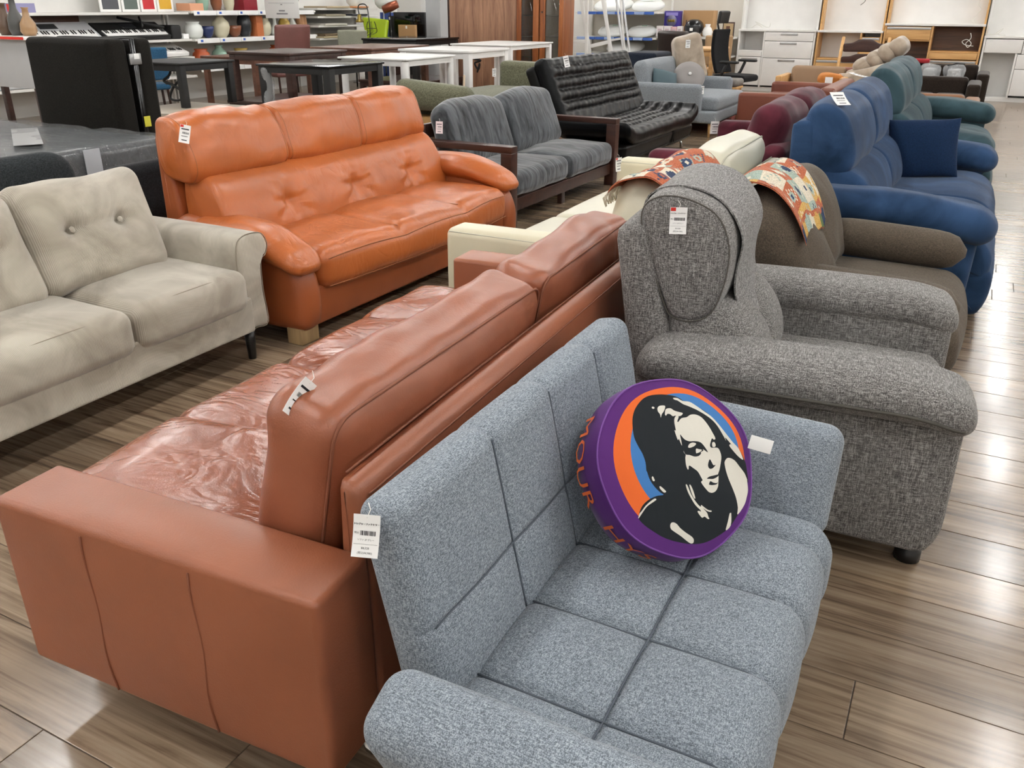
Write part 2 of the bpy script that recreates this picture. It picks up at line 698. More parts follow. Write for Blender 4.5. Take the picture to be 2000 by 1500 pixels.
# ceiling lamps: rows of twin-tube strip fittings running down the shop
t = NT('lamp_tube')
MAT_TUBE = t.done((1, 1, 1, 1), .5, emit=(1.0, .995, .985, 1), estr=LAMP_POWER)
MAT_LAMPBODY = m_plain('lamp_white_enamel', '#f0f0ec', .4)
def lamp(x, y, label):
    o = thing('ceiling_lamp', label, 'ceiling lamp', (x, y, ZC), 0, 'strip lamps in rows on the shop ceiling')
    bb('lamp_body', (-.11, .11), (-.62, .62), (-.05, -.001), MAT_LAMPBODY, o)
    for s in (-1, 1):
        mesh('tube', *tube([(s * .055, -.59, -.075), (s * .055, .59, -.075)], .024, 8), MAT_TUBE, o)
    return o
l0 = lamp(.95, -2.4, 'white twin-tube strip lamp on the ceiling')
for x in (.95, -1.7, -4.35, -7.0, -9.65, 3.6):
    for k in range(9):
        y = -2.4 + k * 2.4
        if (x, k) == (.95, 0):
            continue
        c = copy_tree(l0)
        c.location = (x, y, ZC)
# ------------------------------------------------------------ common bits
MAT_CHROME = m_plain('chrome', '#c8c8c8', .18, .5, 1, var=.01)
MAT_BLACKP = m_plain('black_plastic', '#151515', .35)
MAT_PAPER = m_plain('tag_paper', '#f3f3f1', .6, .3, var=.01)
MAT_INK = m_plain('printing_ink', '#26262a', .7, .2, var=.01)
MAT_RED = m_plain('red_print', '#d8362c', .6, .3)
MAT_THREAD = m_plain('tag_thread', '#e8e6e0', .8)

def price_tag(loc, rot, label, w=.045, h=.07, big=False, red=False, tint=None, bend=.004):
    """paper price tag in its own x-z plane, face towards -y"""
    o = thing('price_tag', label, 'price tag', loc)
    o.rotation_euler = rot
    n = 6
    V, F = [], []
    zs = np.linspace(-h / 2, h / 2, n + 1)
    for y0 in (0, .0008):
        for z in zs:
            for x in (-w / 2, w / 2):
                V.append((x, y0 + bend * (1 - (2 * z / h) ** 2), z))
    m = 2 * (n + 1)
    for i in range(n):
        a = 2 * i
        F.append((a, a + 1, a + 3, a + 2))
        F.append((m + a, m + a + 2, m + a + 3, m + a + 1))
        F.append((a, a + 2, m + a + 2, m + a))
        F.append((a + 1, m + a + 1, m + a + 3, a + 3))
    F += [(0, m, m + 1, 1), (2 * n, 2 * n + 1, m + 2 * n + 1, m + 2 * n)]
    mesh('card', V, F, tint or MAT_PAPER, o, False)
    def yb(z):
        return bend * (1 - (2 * z / h) ** 2) - .0006
    def flat(vf, cx, cz):
        v, f = vf
        q = np.zeros((len(v), 3))
        q[:, 0] = v[:, 0] + cx
        q[:, 2] = v[:, 1] + cz
        q[:, 1] = [yb(z) for z in q[:, 2]]
        return q, f
    def bar(x, z, bw, bh):
        return np.array([(x - bw / 2, yb(z - bh / 2), z - bh / 2), (x + bw / 2, yb(z - bh / 2), z - bh / 2), (x + bw / 2, yb(z + bh / 2), z + bh / 2), (x - bw / 2, yb(z + bh / 2), z + bh / 2)]), [(0, 1, 2, 3)]
    P_ = []
    if big:
        for dx_ in (-.0003, 0, .0003):
            P_.append(flat(text_mesh('トレジャーファクトリー', w * .088), dx_, h * .27))
        P_.append(flat(text_mesh('税込', w * .09), -w * .36, h * .06))
        P_.append(flat(text_mesh('(税込¥4,980)', w * .105), 0, -h * .40))
        P_.append(flat(text_mesh('¥4,528', w * .11), .0, -h * .29))
        P_.append(flat(text_mesh('ソファ 2P グレー', w * .085), 0, -h * .10))
        P_.append(bar(0, -h * .2, w * .9, .0004))
    else:
        P_.append(bar(0, h * .27, w * .72, h * .06))
        P_.append(bar(0, -h * .12, w * .6, h * .03))
        P_.append(bar(0, -h * .34, w * .5, h * .05))
    rr = random.Random(len(label))
    x = -w * .22
    while x < w * .38:
        bw = w * rr.choice((.012, .02, .03))
        P_.append(bar(x, h * .06, bw, h * .11))
        x += bw + w * rr.choice((.012, .022))
    mesh('print', *join(P_), MAT_INK, o, False)
    if red:
        mesh('red_corner', *bar(-w * .32, h * .42, w * .3, h * .13), MAT_RED, o, False)
    mesh('thread', *tube([(0, .001, h * .42), (.004, .004, h * .62), (-.002, .012, h * .75)], .0008, 5), MAT_THREAD, o)
    return o

def seam(path, mat, parent, r=.003, closed=False, name='seam'):
    return mesh(name, *tube(path, r, 6, closed), mat, parent)

# ------------------------------------------------------------ russet leather sofa, its back to the grey sofa
LB = m_leather('russet_leather', '#8f5439', .40, 7, .10, .10, wdist=.015)
LBS = m_leather('russet_leather_worn_seat', '#874b33', .24, 4.2, .34, .14, stretch=(.9, 1.6, 1), coat=.12, wdist=.03, ridge=.8)
LBC = m_leather('russet_leather_cushion', '#8c5138', .36, 6, .30, .12, stretch=(1, .8, 1), wdist=.02, ridge=.2)
MAT_STITCH = m_plain('russet_stitching', '#7a462f', .7)
sofa = thing('leather_sofa', 'russet leather sofa with slab arms and chrome legs backing onto the grey sofa', 'sofa', (-.81, .85, 0), R(3.0))
def slab_arm(y0):
    def f(V):
        V = puff(V, (.80, .16, .41), (.006, .010, .012))
        return V
    o = bb('arm', (-.80, 0), (y0, y0 + .16), (.13, .54), LB, sofa, .014, n=(14, 5, 10), k=4, fn=f)
    ys = (y0 + .004, y0 + .156)
    for yy, s in zip(ys, (-1, 1)):
        seam([(x, yy + s * .0, .530) for x in np.linspace(-.79, -.01, 12)], MAT_STITCH, o, .0028)
    s = -1 if y0 < 1 else 1
    yy = y0 - .002 if s < 0 else y0 + .162
    for xs in (-.545, -.275):
        pth = [(xs + .006 * math.sin(z * 22), yy - s * -.000 + s * .006 * (1 - ((z - .335) / .205) ** 2), z) for z in np.linspace(.14, .52, 12)]
        seam(pth, MAT_STITCH, o, .0022)
    seam([(-.004, y0 + .012, z) for z in np.linspace(.15, .52, 8)], MAT_STITCH, o, .0025)
    return o
slab_arm(0.0)
slab_arm(1.96)
bb('seat_frame', (-.88, -.03), (.16, 1.96), (.13, .27), LB, sofa, .02, n=(4, 10, 2))
for y0, y1, sd in ((.165, 1.058, 1), (1.062, 1.955, 5)):
    sz = (.77, y1 - y0, .17)
    V, F = rbox(sz, .06, (22, 26, 6), 5)
    V = puff(V, sz, (.015, .004, .035))
    V = groove(V, 1, [0], .014, .016, 2)
    V = wob(V, .010, 7, sd, 2)
    o = mesh('seat_cushion', place(V, (-.565, (y0 + y1) / 2, .345)), F, LBS, sofa)
    seam([(x, (y0 + y1) / 2, .434 + .012 * (1 - ((x + .565) / .38) ** 2) - .012) for x in np.linspace(-.90, -.25, 14)], MAT_STITCH, o, .002)
# back: a slim upright panel
prof = round_poly([(-.085, .14), (0, .14), (-.005, .66), (-.06, .69)], [.02, .01, .03, .03])
V, F = extr(prof, 1.80, .02, 10, 4, .004)
o = mesh('back_panel', place(V, (0, 1.06, 0)), F, LB, sofa)
seam([(-.050, y, .686 + .004 * math.sin(3 * y)) for y in np.linspace(.18, 1.94, 30)], MAT_STITCH, o, .0025)
seam([(-.004, y, .655) for y in np.linspace(.18, 1.94, 30)], MAT_STITCH, o, .0022)
for i, (y0, y1) in enumerate(((.185, 1.14), (1.165, 1.945))):
    sz = (.185, y1 - y0, .38)
    V, F = rbox(sz, .055, (7, 26, 12), 5)
    V = puff(V, sz, (.022, .012, .018))
    # a panel seam across the cushion near its far end, and a slump towards the middle
    V = groove(V, 1, [sz[1] * .30], .008, .015, 0)
    V[:, 2] += -.012 * np.cos(V[:, 1] / sz[1] * PI) * (V[:, 2] > 0)
    V = wob(V, .012, 6, 3 + i * 9)
    V = wob(V, .005, 17, 2 + i * 5)
    o = mesh('back_cushion', place(V, (-.19 + .0 * i, (y0 + y1) / 2, .605), (0, R(11), 0)), F, LBC, sofa)
    for sx in (1,):
        lp = rect_loop(sz[1] / 2 - .008, sz[2] / 2 - .006, .06, 8)
        Q = np.array([(sx * (.185 / 2 - .012), a, b) for a, b in lp])
        Q = puff(Q, sz, (.0, .012, .018))
        Q[:, 2] += -.012 * np.cos(Q[:, 1] / sz[1] * PI) * (Q[:, 2] > 0)
        Q = wob(Q, .012, 6, 3 + i * 9)
        seam(place(Q, (-.19, (y0 + y1) / 2, .605), (0, R(11), 0)), MAT_STITCH, o, .0036, True)
for x, y in ((-.05, .22), (-.72, .22), (-.05, 1.9), (-.72, 1.9)):
    V, F = lathe([(.040, 0), (.040, .012), (.022, .018), (.020, .13)], 16)
    mesh('leg', place(V, (x, y, 0)), F, MAT_CHROME, sofa)
price_tag((-.992, 1.062, .793), (R(0), R(50), R(78)), 'white price tag on the near russet leather back cushion', .035, .075)

# ------------------------------------------------------------ grey tufted two-seat sofa in the foreground
FG = m_fabric('grey_heather_cloth', [(.41, '#5a6269'), (.47, '#757d85'), (.53, '#87909a'), (.59, '#a3abb3')], 620, .3, .15, .2)
FGS = m_plain('grey_seam', '#5a6169', .9, .2)
sofa = in_room(thing('tufted_sofa', 'light grey tufted fabric sofa with flared padded arms in the foreground', 'sofa', (-.42, 1.3, 0)))
# seat: two rows of puffed squares
SY0, SY1, SX0, SX1 = .80, 1.82, -.63, -.10
sz = (SX1 - SX0, SY1 - SY0, .20)
V, F = rbox(sz, .06, (60, 120, 6), 5)
cy = (SY0 + SY1) / 2
yl = [y - cy for y in (1.015, 1.245, 1.475, 1.70)]
top = V[:, 2] > 0
px = np.minimum(np.abs(V[:, 0] - .02), 1)
D = np.zeros(len(V))
for c in yl:
    D = np.maximum(D, np.exp(-((V[:, 1] - c) / .007) ** 2))
D = np.maximum(D, np.exp(-((V[:, 0] - .01) / .007) ** 2) * .9)
pu = np.ones(len(V))
ed = [-sz[1] / 2] + yl + [sz[1] / 2]
cell = np.zeros(len(V))
for a, b in zip(ed[:-1], ed[1:]):
    m_ = (V[:, 1] >= a) & (V[:, 1] <= b)
    cell[m_] = np.sin(PI * np.clip((V[m_, 1] - a) / (b - a), 0, 1)) ** .6
xa = np.where(V[:, 0] < .01, np.clip((V[:, 0] + .265) / .275, 0, 1), np.clip((V[:, 0] - .01) / .255, 0, 1))
cellx = np.sin(PI * xa) ** .6
W = np.clip(V[:, 2] / .1, 0, 1)
V[:, 2] += W * (.020 * cell * (.35 + .65 * cellx) - .016 * D)
# front edge swells too
fr = np.clip(V[:, 0] / (sz[0] / 2), 0, 1) ** 6
V[:, 0] += fr * (.010 * cell - .008 * np.exp(-(np.min(np.abs(V[:, 1:2] - np.array(yl)), axis=1) / .016) ** 2)) * (1 - np.abs(V[:, 2] / .1) ** 2 * .6)
V[:, 0] += .0 * fr
seat = mesh('seat', place(V, ((SX0 + SX1) / 2, cy, .255)), F, FG, sofa)
for c in yl:
    seam([(x, cy + c, .3505) for x in np.linspace(-.60, -.17, 8)] + [(-.14, cy + c, .338), (-.118, cy + c, .315)], FGS, seat, .0022)
ycl = lambda y: max([math.sin(PI * (y - cy - a) / (b - a)) ** .6 for a, b in zip(ed[:-1], ed[1:]) if a <= y - cy <= b] or [0])
seam([((SX0 + SX1) / 2 + .01, y, .3495 + .007 * ycl(y)) for y in np.linspace(.84, 1.78, 60)], FGS, seat, .0022)
bb('seat_base', (-.66, -.16), (.84, 1.78), (.10, .18), FG, sofa, .02, n=(4, 6, 1))
# back
BH, BW, BT = .42, 1.04, .095
V, F = rbox((BT, BW, BH), .034, (6, 130, 56), 5)
yl2 = [-.205, .042, .29]
zl = -.035
D = np.zeros(len(V))
for c in yl2:
    D = np.maximum(D, np.exp(-((V[:, 1] - c) / .006) ** 2))
D = np.maximum(D, np.exp(-((V[:, 2] - zl) / .006) ** 2))
ed = [-BW / 2] + yl2 + [BW / 2]
cell = np.zeros(len(V))
for a, b in zip(ed[:-1], ed[1:]):
    m_ = (V[:, 1] >= a) & (V[:, 1] <= b)
    cell[m_] = np.sin(PI * np.clip((V[m_, 1] - a) / (b - a), 0, 1)) ** .7
zc = np.where(V[:, 2] < zl, np.clip((V[:, 2] + BH / 2) / (BH / 2 + zl), 0, 1), np.clip((V[:, 2] - zl) / (BH / 2 - zl), 0, 1))
cz = np.sin(PI * zc) ** .7
W = np.clip(V[:, 0] / (BT / 2), 0, 1)
V[:, 0] += W * (.011 * cell * (.35 + .65 * cz) - .010 * D)
# the seams run over the top edge
Wt = np.clip(V[:, 2] / (BH / 2), 0, 1) ** 8
dt = np.zeros(len(V))
for c in yl2:
    dt = np.maximum(dt, np.exp(-((V[:, 1] - c) / .012) ** 2))
V[:, 2] += Wt * (.001 * cell - .003 * dt)
o = mesh('backrest', place(V, (-.688, 1.435, .515), (0, R(-12), 0)), F, FG, sofa)
def on_back(P_):
    return place(np.array(P_, float), (-.688, 1.435, .515), (0, R(-12), 0))
for c in yl2:
    seam(on_back([(BT / 2 - .0035, c, z) for z in np.linspace(-.19, .185, 10)]), FGS, o, .0019)
seam(on_back([(BT / 2 - .0035 + .0035 * math.sin(PI * ((y + .205) % .248) / .248), y, zl) for y in np.linspace(-.49, .49, 90)]), FGS, o, .0019)
# arms: padded flaps leaning outwards
def flap(y, s, zc_, L=.53, hgt=.27, th=.105, x=-.385):
    sz = (L, th, hgt)
    V, F = rbox(sz, .042, (18, 6, 12), 5)
    V = puff(V, sz, (.0, .012, .004))
    V = groove(V, 0, [.06], .006, .012, 1, -1)
    V = groove(V, 0, [.06], .006, .012, 1, 1)
    return mesh('arm', place(V, (x, y, zc_), (R(24) * -s, 0, 0)), F, FG, sofa)
a1 = flap(1.875, 1, .425)
a0 = flap(.800, -1, .405, .54, .27, .13, -.355)
seam([(x, .695 + .003 * math.sin(x * 30), .36) for x in np.linspace(-.62, -.12, 20)], FGS, a0, .003)
for x, y in ((-.58, .92), (-.20, .92), (-.58, 1.70), (-.20, 1.70)):
    V, F = lathe([(.018, 0), (.024, .11)], 12)
    mesh('leg', place(V, (x, y, 0)), F, MAT_BLACKP, sofa)
V, F = pillow(.05, .11, .006, 6)
mesh('care_label', place(V, (-.655, .735, .23), (R(-20), R(20), R(35))), F, FGS, sofa)
in_room(None)
price_tag((-.722, .885, .685), (R(-24), R(2), R(22)), 'large white price tag hanging from the near corner of the grey tufted sofa back', .043, .068, True)

# ------------------------------------------------------------ dark grey armchair
FA = m_fabric('charcoal_tweed', [(.41, '#4a4847'), (.47, '#6a6866'), (.53, '#807e7c'), (.60, '#a8a6a3')], 480, .35, .15, .10)
FAS = m_plain('charcoal_piping', '#57544f', .95, .2)
chair = in_room(thing('armchair', 'charcoal tweed armchair with a head cloth, behind the grey tufted sofa', 'armchair', (-.38, 2.63, 0)))
prof_side = round_poly([(-.70, .10), (.075, .07), (.105, .14), (.10, .52), (-.72, .53)], [.03, .03, .05, .03, .05])
for y0, y1, ya, yb in ((2.195, 2.345, 2.115, 2.355), (2.905, 3.075, 2.895, 3.135)):
    V, F = extr(prof_side, y1 - y0, .02, 6, 4, .004)
    mesh('arm_panel', place(V, (0, (y0 + y1) / 2, 0)), F, FA, chair)
    sz = (.86, yb - ya, .105)
    V, F = rbox(sz, .048, (20, 8, 4), 5)
    V = puff(V, sz, (.012, .0, .014))
    bend = lambda V: V + np.stack([0 * V[:, 0], 0 * V[:, 0], -.035 * np.clip((V[:, 0] + .07) / .19, 0, 1) ** 2 - .015 * np.clip(-(V[:, 0] + .6) / .15, 0, 1) ** 2], 1)
    o = mesh('arm_pad', bend(place(V, (-.32, (ya + yb) / 2, .535))), F, FA, chair)
    ye = ya + .001 if y0 < 2.5 else yb - .001
    s_ = 1 if y0 < 2.5 else -1
    Q = [(x, ye, .512) for x in np.linspace(-.70, .06, 24)] + [(.088, ye + s_ * .012, .512), (.102, ye + s_ * .04, .512), (.104, ye + s_ * .12, .512)]
    seam(bend(np.array(Q)), FAS, o, .005, False, 'piping')
sz = (.60, .57, .24)
V, F = rbox(sz, .06, (14, 14, 6), 5)
V = puff(V, sz, (.02, 0, .025))
mesh('seat', place(V, (-.215, 2.625, .295)), F, FA, chair)
bb('front_panel', (-.66, .07), (2.30, 2.95), (.08, .24), FA, chair, .03, n=(4, 6, 2))
prof = round_poly([(-.80, .12), (-.62, .12), (-.66, .5), (-.775, .92), (-.86, .885), (-.80, .5)], [.03, .03, .1, .04, .03, .1])
V, F = extr(prof, .52, .025, 6, 4, .006)
mesh('back_frame', place(V, (-.012, 2.53, -.01)), F, FA, chair)
hp = catmull([(-.715, .665), (-.69, .63), (-.625, .625), (-.575, .665), (-.548, .77), (-.553, .87), (-.60, .945), (-.70, .98), (-.775, .965), (-.80, .91), (-.762, .78)], 5)
V, F = extr(hp, .49, .028, 8, 5, .010)
hr = mesh('headrest', place(V, (0, 2.522, 0)), F, FA, chair)
seam([(p[0] * .99 - .0067, 2.282, p[1] * .985 + .012) for p in resample(hp, 60)], FAS, hr, .0022, True)
bp = catmull([(-.69, .42), (-.60, .385), (-.48, .40), (-.425, .46), (-.45, .56), (-.525, .645), (-.62, .665), (-.70, .64), (-.70, .52)], 5)
for y0, y1 in ((2.285, 2.56), (2.554, 2.83)):
    V, F = extr(bp, y1 - y0, .05, 6, 6, .016)
    mesh('back_cushion', place(V, (0, (y0 + y1) / 2, 0)), F, FA, chair)
for x, y in ((.045, 2.285), (.045, 2.99), (-.62, 2.285), (-.62, 2.99)):
    V, F = lathe([(.036, 0), (.036, .03), (.03, .035), (.032, .10)], 16)
    mesh('leg', place(V, (x, y, 0)), F, MAT_BLACKP, chair)
in_room(None)
# the head cloth lies over the headrest
FC = m_fabric('grey_head_cloth', [(.41, '#504e4e'), (.47, '#6e6c6b'), (.53, '#848281'), (.60, '#acaaa8')], 480, .35, .1, .10)
cl = in_room(thing('head_cloth', 'grey woven cloth draped over the headrest of the charcoal armchair', 'cloth', (-.65, 2.7, .9)))
pth = catmull([(-.792, .80), (-.806, .85), (-.812, .905), (-.788, .962), (-.70, .984), (-.598, .952), (-.533, .86), (-.540, .76), (-.535, .68), (-.50, .585)], 5, False)
pth = resample(pth, 40, False)
ny = 14
V, F = [], []
for side in (0, 1):
    for i, p in enumerate(pth):
        for j in range(ny + 1):
            v = j / ny
            y = 2.37 + v * .41
            k = max(0, i - 27) / 12
            y2 = y + k * .05 * (1 - v)
            wz = .003 + .005 * math.sin(v * 7 + i * .15) * (.2 + k) + k * .015 * math.sin(v * 3)
            tdir = pth[min(i + 1, 39)] - pth[max(i - 1, 0)]
            nn = np.array([-tdir[1], tdir[0]]) / (np.linalg.norm(tdir) + 1e-9)
            q = p + nn * (wz + (.004 if side else 0))
            V.append((q[0], y2, q[1]))
m_ = 40 * (ny + 1)
for side in (0, 1):
    for i in range(39):
        for j in range(ny):
            a = side * m_ + i * (ny + 1) + j
            f = (a, a + 1, a + ny + 2, a + ny + 1)
            F.append(f if side else f[::-1])
for i in range(39):
    for j in (0, ny):
        a = i * (ny + 1) + j
        F.append((a, a + ny + 1, a + ny + 1 + m_, a + m_))
mesh('cloth', V, F, FC, cl)
in_room(None)
turn_about(chair, (-.38, 2.63), R(5))
turn_about(cl, (-.38, 2.63), R(5))
price_tag((-.655, 2.228, .918), (R(-14), R(0), R(22)), 'white price tag with red corner hanging on the charcoal armchair headrest', .046, .072, True, True)
# ------------------------------------------------------------ beige corduroy sofa, left row
CB = m_cord('beige_corduroy', '#a39b8d', '#ccc6b8', (.0, 1), 200, 4)
CBX = m_cord('beige_corduroy_side', '#a39b8d', '#ccc6b8', (1, .6), 200, 4)
CBS = m_plain('beige_seam', '#8d8577', .95, .2)
sofa = in_room(thing('corduroy_sofa', 'beige corduroy sofa with button-tufted back cushions on black legs at the left edge', 'sofa', (-2.95, 1.95, 0)))
bb('base', (-3.42, -2.60), (1.22, 2.56), (.145, .30), CB, sofa, .012, n=(6, 10, 3), k=3)
for y0, y1 in ((1.365, 1.952), (1.958, 2.535)):
    sz = (.80, y1 - y0, .175)
    V, F = rbox(sz, .05, (16, 14, 5), 5)
    V = puff(V, sz, (.012, .0, .03))
    o = mesh('seat_cushion', place(V, (-2.975, (y0 + y1) / 2, .345)), F, CB, sofa)
    seam([(-2.605 + .010 * math.sin(PI * (y - y0) / (y1 - y0)), y, .415 + .012 * math.sin(PI * (y - y0) / (y1 - y0))) for y in np.linspace(y0 + .03, y1 - .03, 12)], CBS, o, .002)
# arm with an outward roll along its top
prof = catmull([(2.53, .15), (2.60, .145), (2.67, .15), (2.662, .30), (2.668, .43), (2.70, .455), (2.715, .50), (2.69, .548), (2.63, .562), (2.565, .555), (2.535, .52), (2.525, .42), (2.525, .28)], 6)
V, F = extr(prof, .74, .02, 10, 4, .003)
V = np.stack([V[:, 1], V[:, 0], V[:, 2]], 1)     # profile in y-z, drawn out along x
F = [f[::-1] for f in F]
# the arm slopes down to the back
V = place(V, (-2.995, 0, 0))
o = mesh('arm', V, F, CBX, sofa)
seam([(-2.632, p[0], p[1]) for p in resample(prof, 60)], CBS, o, .0022, True)
V2 = V.copy(); V2[:, 1] = 2 * 1.89 - V2[:, 1]
mesh('arm', V2, [f[::-1] for f in F], CBX, sofa)
bb('back_frame', (-3.50, -3.36), (1.25, 2.56), (.15, .66), CB, sofa, .05, n=(3, 8, 6), rot=(0, 0, 0))
def tufted_back_cushion(yc, ang, lean, xc, zc_, w=.60, h=.45):
    sz = (.16, w, h)
    V, F = rbox(sz, .07, (6, 34, 26), 6)
    V = puff(V, sz, (.055, -.012, -.012))
    for by in (-.11, .11):
        r2 = np.sqrt((V[:, 1] - by) ** 2 + (V[:, 2] - .01) ** 2)
        V[:, 0] -= np.clip(V[:, 0] / .08, 0, 1) * (.045 * np.exp(-(r2 / .05) ** 2) + .03 * np.exp(-(r2 / .018) ** 2))
    V[:, 0] -= np.clip(V[:, 0] / .08, 0, 1) * .018 * np.exp(-((V[:, 2] - .01) / .02) ** 2) * np.exp(-(V[:, 1] / .2) ** 4)
    # pull the two lower corners round and spread the upper ones
    V[:, 1] *= 1 + .05 * V[:, 2] / h
    V = wob(V, .008, 8, yc)
    Q = place(V, (0, 0, 0), (R(ang), 0, 0))
    o = mesh('back_cushion', place(Q, (xc, yc, zc_), (0, R(lean), 0)), F, CB, sofa)
    for by in (-.11, .11):
        B, BF = lathe([(.0, 0), (.012, .001), (.013, .004), (.010, .008), (.0, .009)], 10, False)
        B = place(B, (.075, by, .01), (0, PI / 2, 0))
        B = place(B, (0, 0, 0), (R(ang), 0, 0))
        mesh('button', place(B, (xc, yc, zc_), (0, R(lean), 0)), BF, CB, o)
    return o
tufted_back_cushion(2.175, -1, -22, -3.065, .615)
tufted_back_cushion(1.60, 2, -22, -3.05, .60)
for x, y in ((-2.66, 2.575), (-2.66, 1.30), (-3.38, 2.575), (-3.38, 1.30)):
    V, F = lathe([(.017, 0), (.026, .15)], 14)
    mesh('leg', place(V, (x, y, 0)), F, MAT_BLACKP, sofa)
in_room(None)

# ------------------------------------------------------------ orange leather sofa
LO = m_leather('orange_leather', '#ac5d2c', .34, 5.5, .36, .12, stretch=(1, 1.25, .65), wdist=.025, ridge=.45)
LOD = m_leather('orange_leather_frame', '#97502a', .40, 6, .08, .12)
LOS = m_plain('orange_stitching', '#8f5530', .7)
MAT_FOOTW = m_wood('pale_wood_foot', '#8d7350', '#b99d72', 'Z')
sofa = thing('high_back_sofa', 'orange leather high-back sofa with three headrests and pillow arms', 'sofa', (-2.50, 3.785, 0), R(-1.5))
# local frame: front faces +x, x = 0 at the front of the base, y along the sofa
LN = 1.02
bb('base', (-.86, -.02), (-LN + .05, LN - .05), (.07, .26), LOD, sofa, .02, n=(4, 10, 2))
# seat: one body, three panels, rounded overhanging front
sz = (.66, 1.72, .20)
V, F = rbox(sz, .07, (20, 54, 6), 6)
V = puff(V, sz, (.02, 0, .02))
fr = np.clip(V[:, 0] / .33, -1, 1)
V[:, 0] += .05 * (1 - (V[:, 1] / .86) ** 2) * np.clip(fr, 0, 1)
D = sum(np.exp(-((V[:, 1] - c) / .014) ** 2) for c in (-.285, .285))
cel = np.abs(np.sin(PI * (V[:, 1] + .86) / .573)) ** .6
W = np.clip(V[:, 2] / .1, 0, 1)
V[:, 2] += W * (.018 * cel - .010 * D)
V = wob(V, .006, 9, 2, 2)
st = mesh('seat_cushion', place(V, (-.31, 0, .325)), F, LO, sofa)
for zz, xx in ((.385, .038), (.255, .030)):
    seam([(xx - .012 + .05 * (1 - (y / .86) ** 2), y, zz + (.014 * abs(math.sin(PI * (y + .86) / .573)) if zz > .3 else 0)) for y in np.linspace(-.83, .83, 40)], LOS, st, .0026)
for c in (-.285, .285):
    seam([(x, c, .423 + .006) for x in np.linspace(-.5, 0.02, 12)], LOS, st, .002)
# lower back: one wide bolster with three pulled points
prof = catmull([(-.60, .34), (-.46, .36), (-.425, .42), (-.455, .55), (-.53, .68), (-.62, .735), (-.72, .72), (-.74, .55), (-.70, .40)], 6)
V, F = extr(prof, 1.84, .05, 64, 5, .01, m=90)
V[:, 1] -= .04
W = np.clip((V[:, 0] + .66) / .15, 0, 1)
for c in (-.52, .0, .52):
    r2 = np.sqrt((V[:, 1] - c) ** 2 + (V[:, 2] - .545) ** 2)
    V[:, 0] -= W * (.035 * np.exp(-(r2 / .06) ** 2) + .02 * np.exp(-(r2 / .02) ** 2))
    dy, dz = V[:, 1] - c, V[:, 2] - .545
    ang = np.arctan2(dz, dy)
    V[:, 0] -= W * .007 * np.sin(ang * 9) * np.exp(-((r2 - .08) / .06) ** 2)
V[:, 2] -= .02 * np.cos(V[:, 1] / .95 * PI / 2) * np.clip((V[:, 2] - .6) / .13, 0, 1)
o = mesh('back_cushion', V, F, LO, sofa)
# headrests
hp = catmull([(-.70, .705), (-.62, .70), (-.575, .755), (-.60, .87), (-.655, .96), (-.745, .985), (-.81, .955), (-.80, .82), (-.765, .73)], 6)
for i, (y0, y1) in enumerate(((-1.005, -.385), (-.385, .235), (.235, .855))):
    V, F = extr(hp, y1 - y0 + .012, .028, 22, 6, .016, m=72)
    V = place(V, (0, (y0 + y1) / 2, 0))
    V = wob(V, .010, 9, 10 + i * 3)
    o = mesh('headrest', V, F, LO, sofa)
    for yy in (y0 + .022, y1 - .022):
        Q = np.array([(p[0], yy, p[1]) for p in resample(hp, 56)])
        Q = wob(Q + (Q - np.array([-.70, yy, .85])) * np.array([.012, 0, .012]), .010, 9, 10 + i * 3)
        seam(Q, LOS, o, .0026, True)
prof = round_poly([(-.86, .10), (-.72, .10), (-.74, .60), (-.80, .93), (-.845, .90)], [.02, .02, .1, .02, .02])
V, F = extr(prof, 1.82, .02, 6, 3)
mesh('back_frame', place(V, (0, -.07, 0)), F, LOD, sofa)
# arms: curved body and a drooping pillow on top
for s in (-1, 1):
    ap = catmull([(-.82, .10), (-.40, .075), (-.06, .075), (.0, .12), (.005, .26), (-.03, .36), (-.10, .435), (-.25, .50), (-.5, .52), (-.74, .52), (-.80, .4)], 6)
    V, F = extr(ap, .15, .05, 6, 5, .012)
    V = place(V, (0, s * (LN - .085), 0))
    a = mesh('arm', V, F, LOD, sofa)
    sz = (.66, .20, .115)
    V, F = rbox(sz, .055, (24, 10, 5), 5)
    V = puff(V, sz, (.02, .015, .02))
    tt = np.clip((V[:, 0] + .33) / .66, 0, 1)
    V[:, 2] *= 1.05 - .75 * np.clip(tt - .55, 0, 1) ** 1.6
    V[:, 1] *= 1.1 - .35 * np.clip(tt - .6, 0, 1) ** 1.5
    V[:, 2] += -.16 * np.clip(tt - .45, 0, 1) ** 1.7 * 1.6
    V[:, 1] += s * .02 * tt
    V = place(V, (-.33 + (.02 if s < 0 else 0), s * (LN - .09), .515 if s > 0 else .472))
    V = wob(V, .005, 9, 3 + s)
    mesh('arm_pillow', V, F, LO, a)
for x in (-.075, -.78):
    for y in (-LN + .085, LN - .085):
        bb('foot', (x - .045, x + .045), (y - .06, y + .06), (0, .08), MAT_FOOTW, sofa, .006)
price_tag((-3.09, 2.765, .925), (R(-20), R(14), R(46)), 'white price tag with red print on the near headrest of the orange leather sofa', .045, .08, False, True)

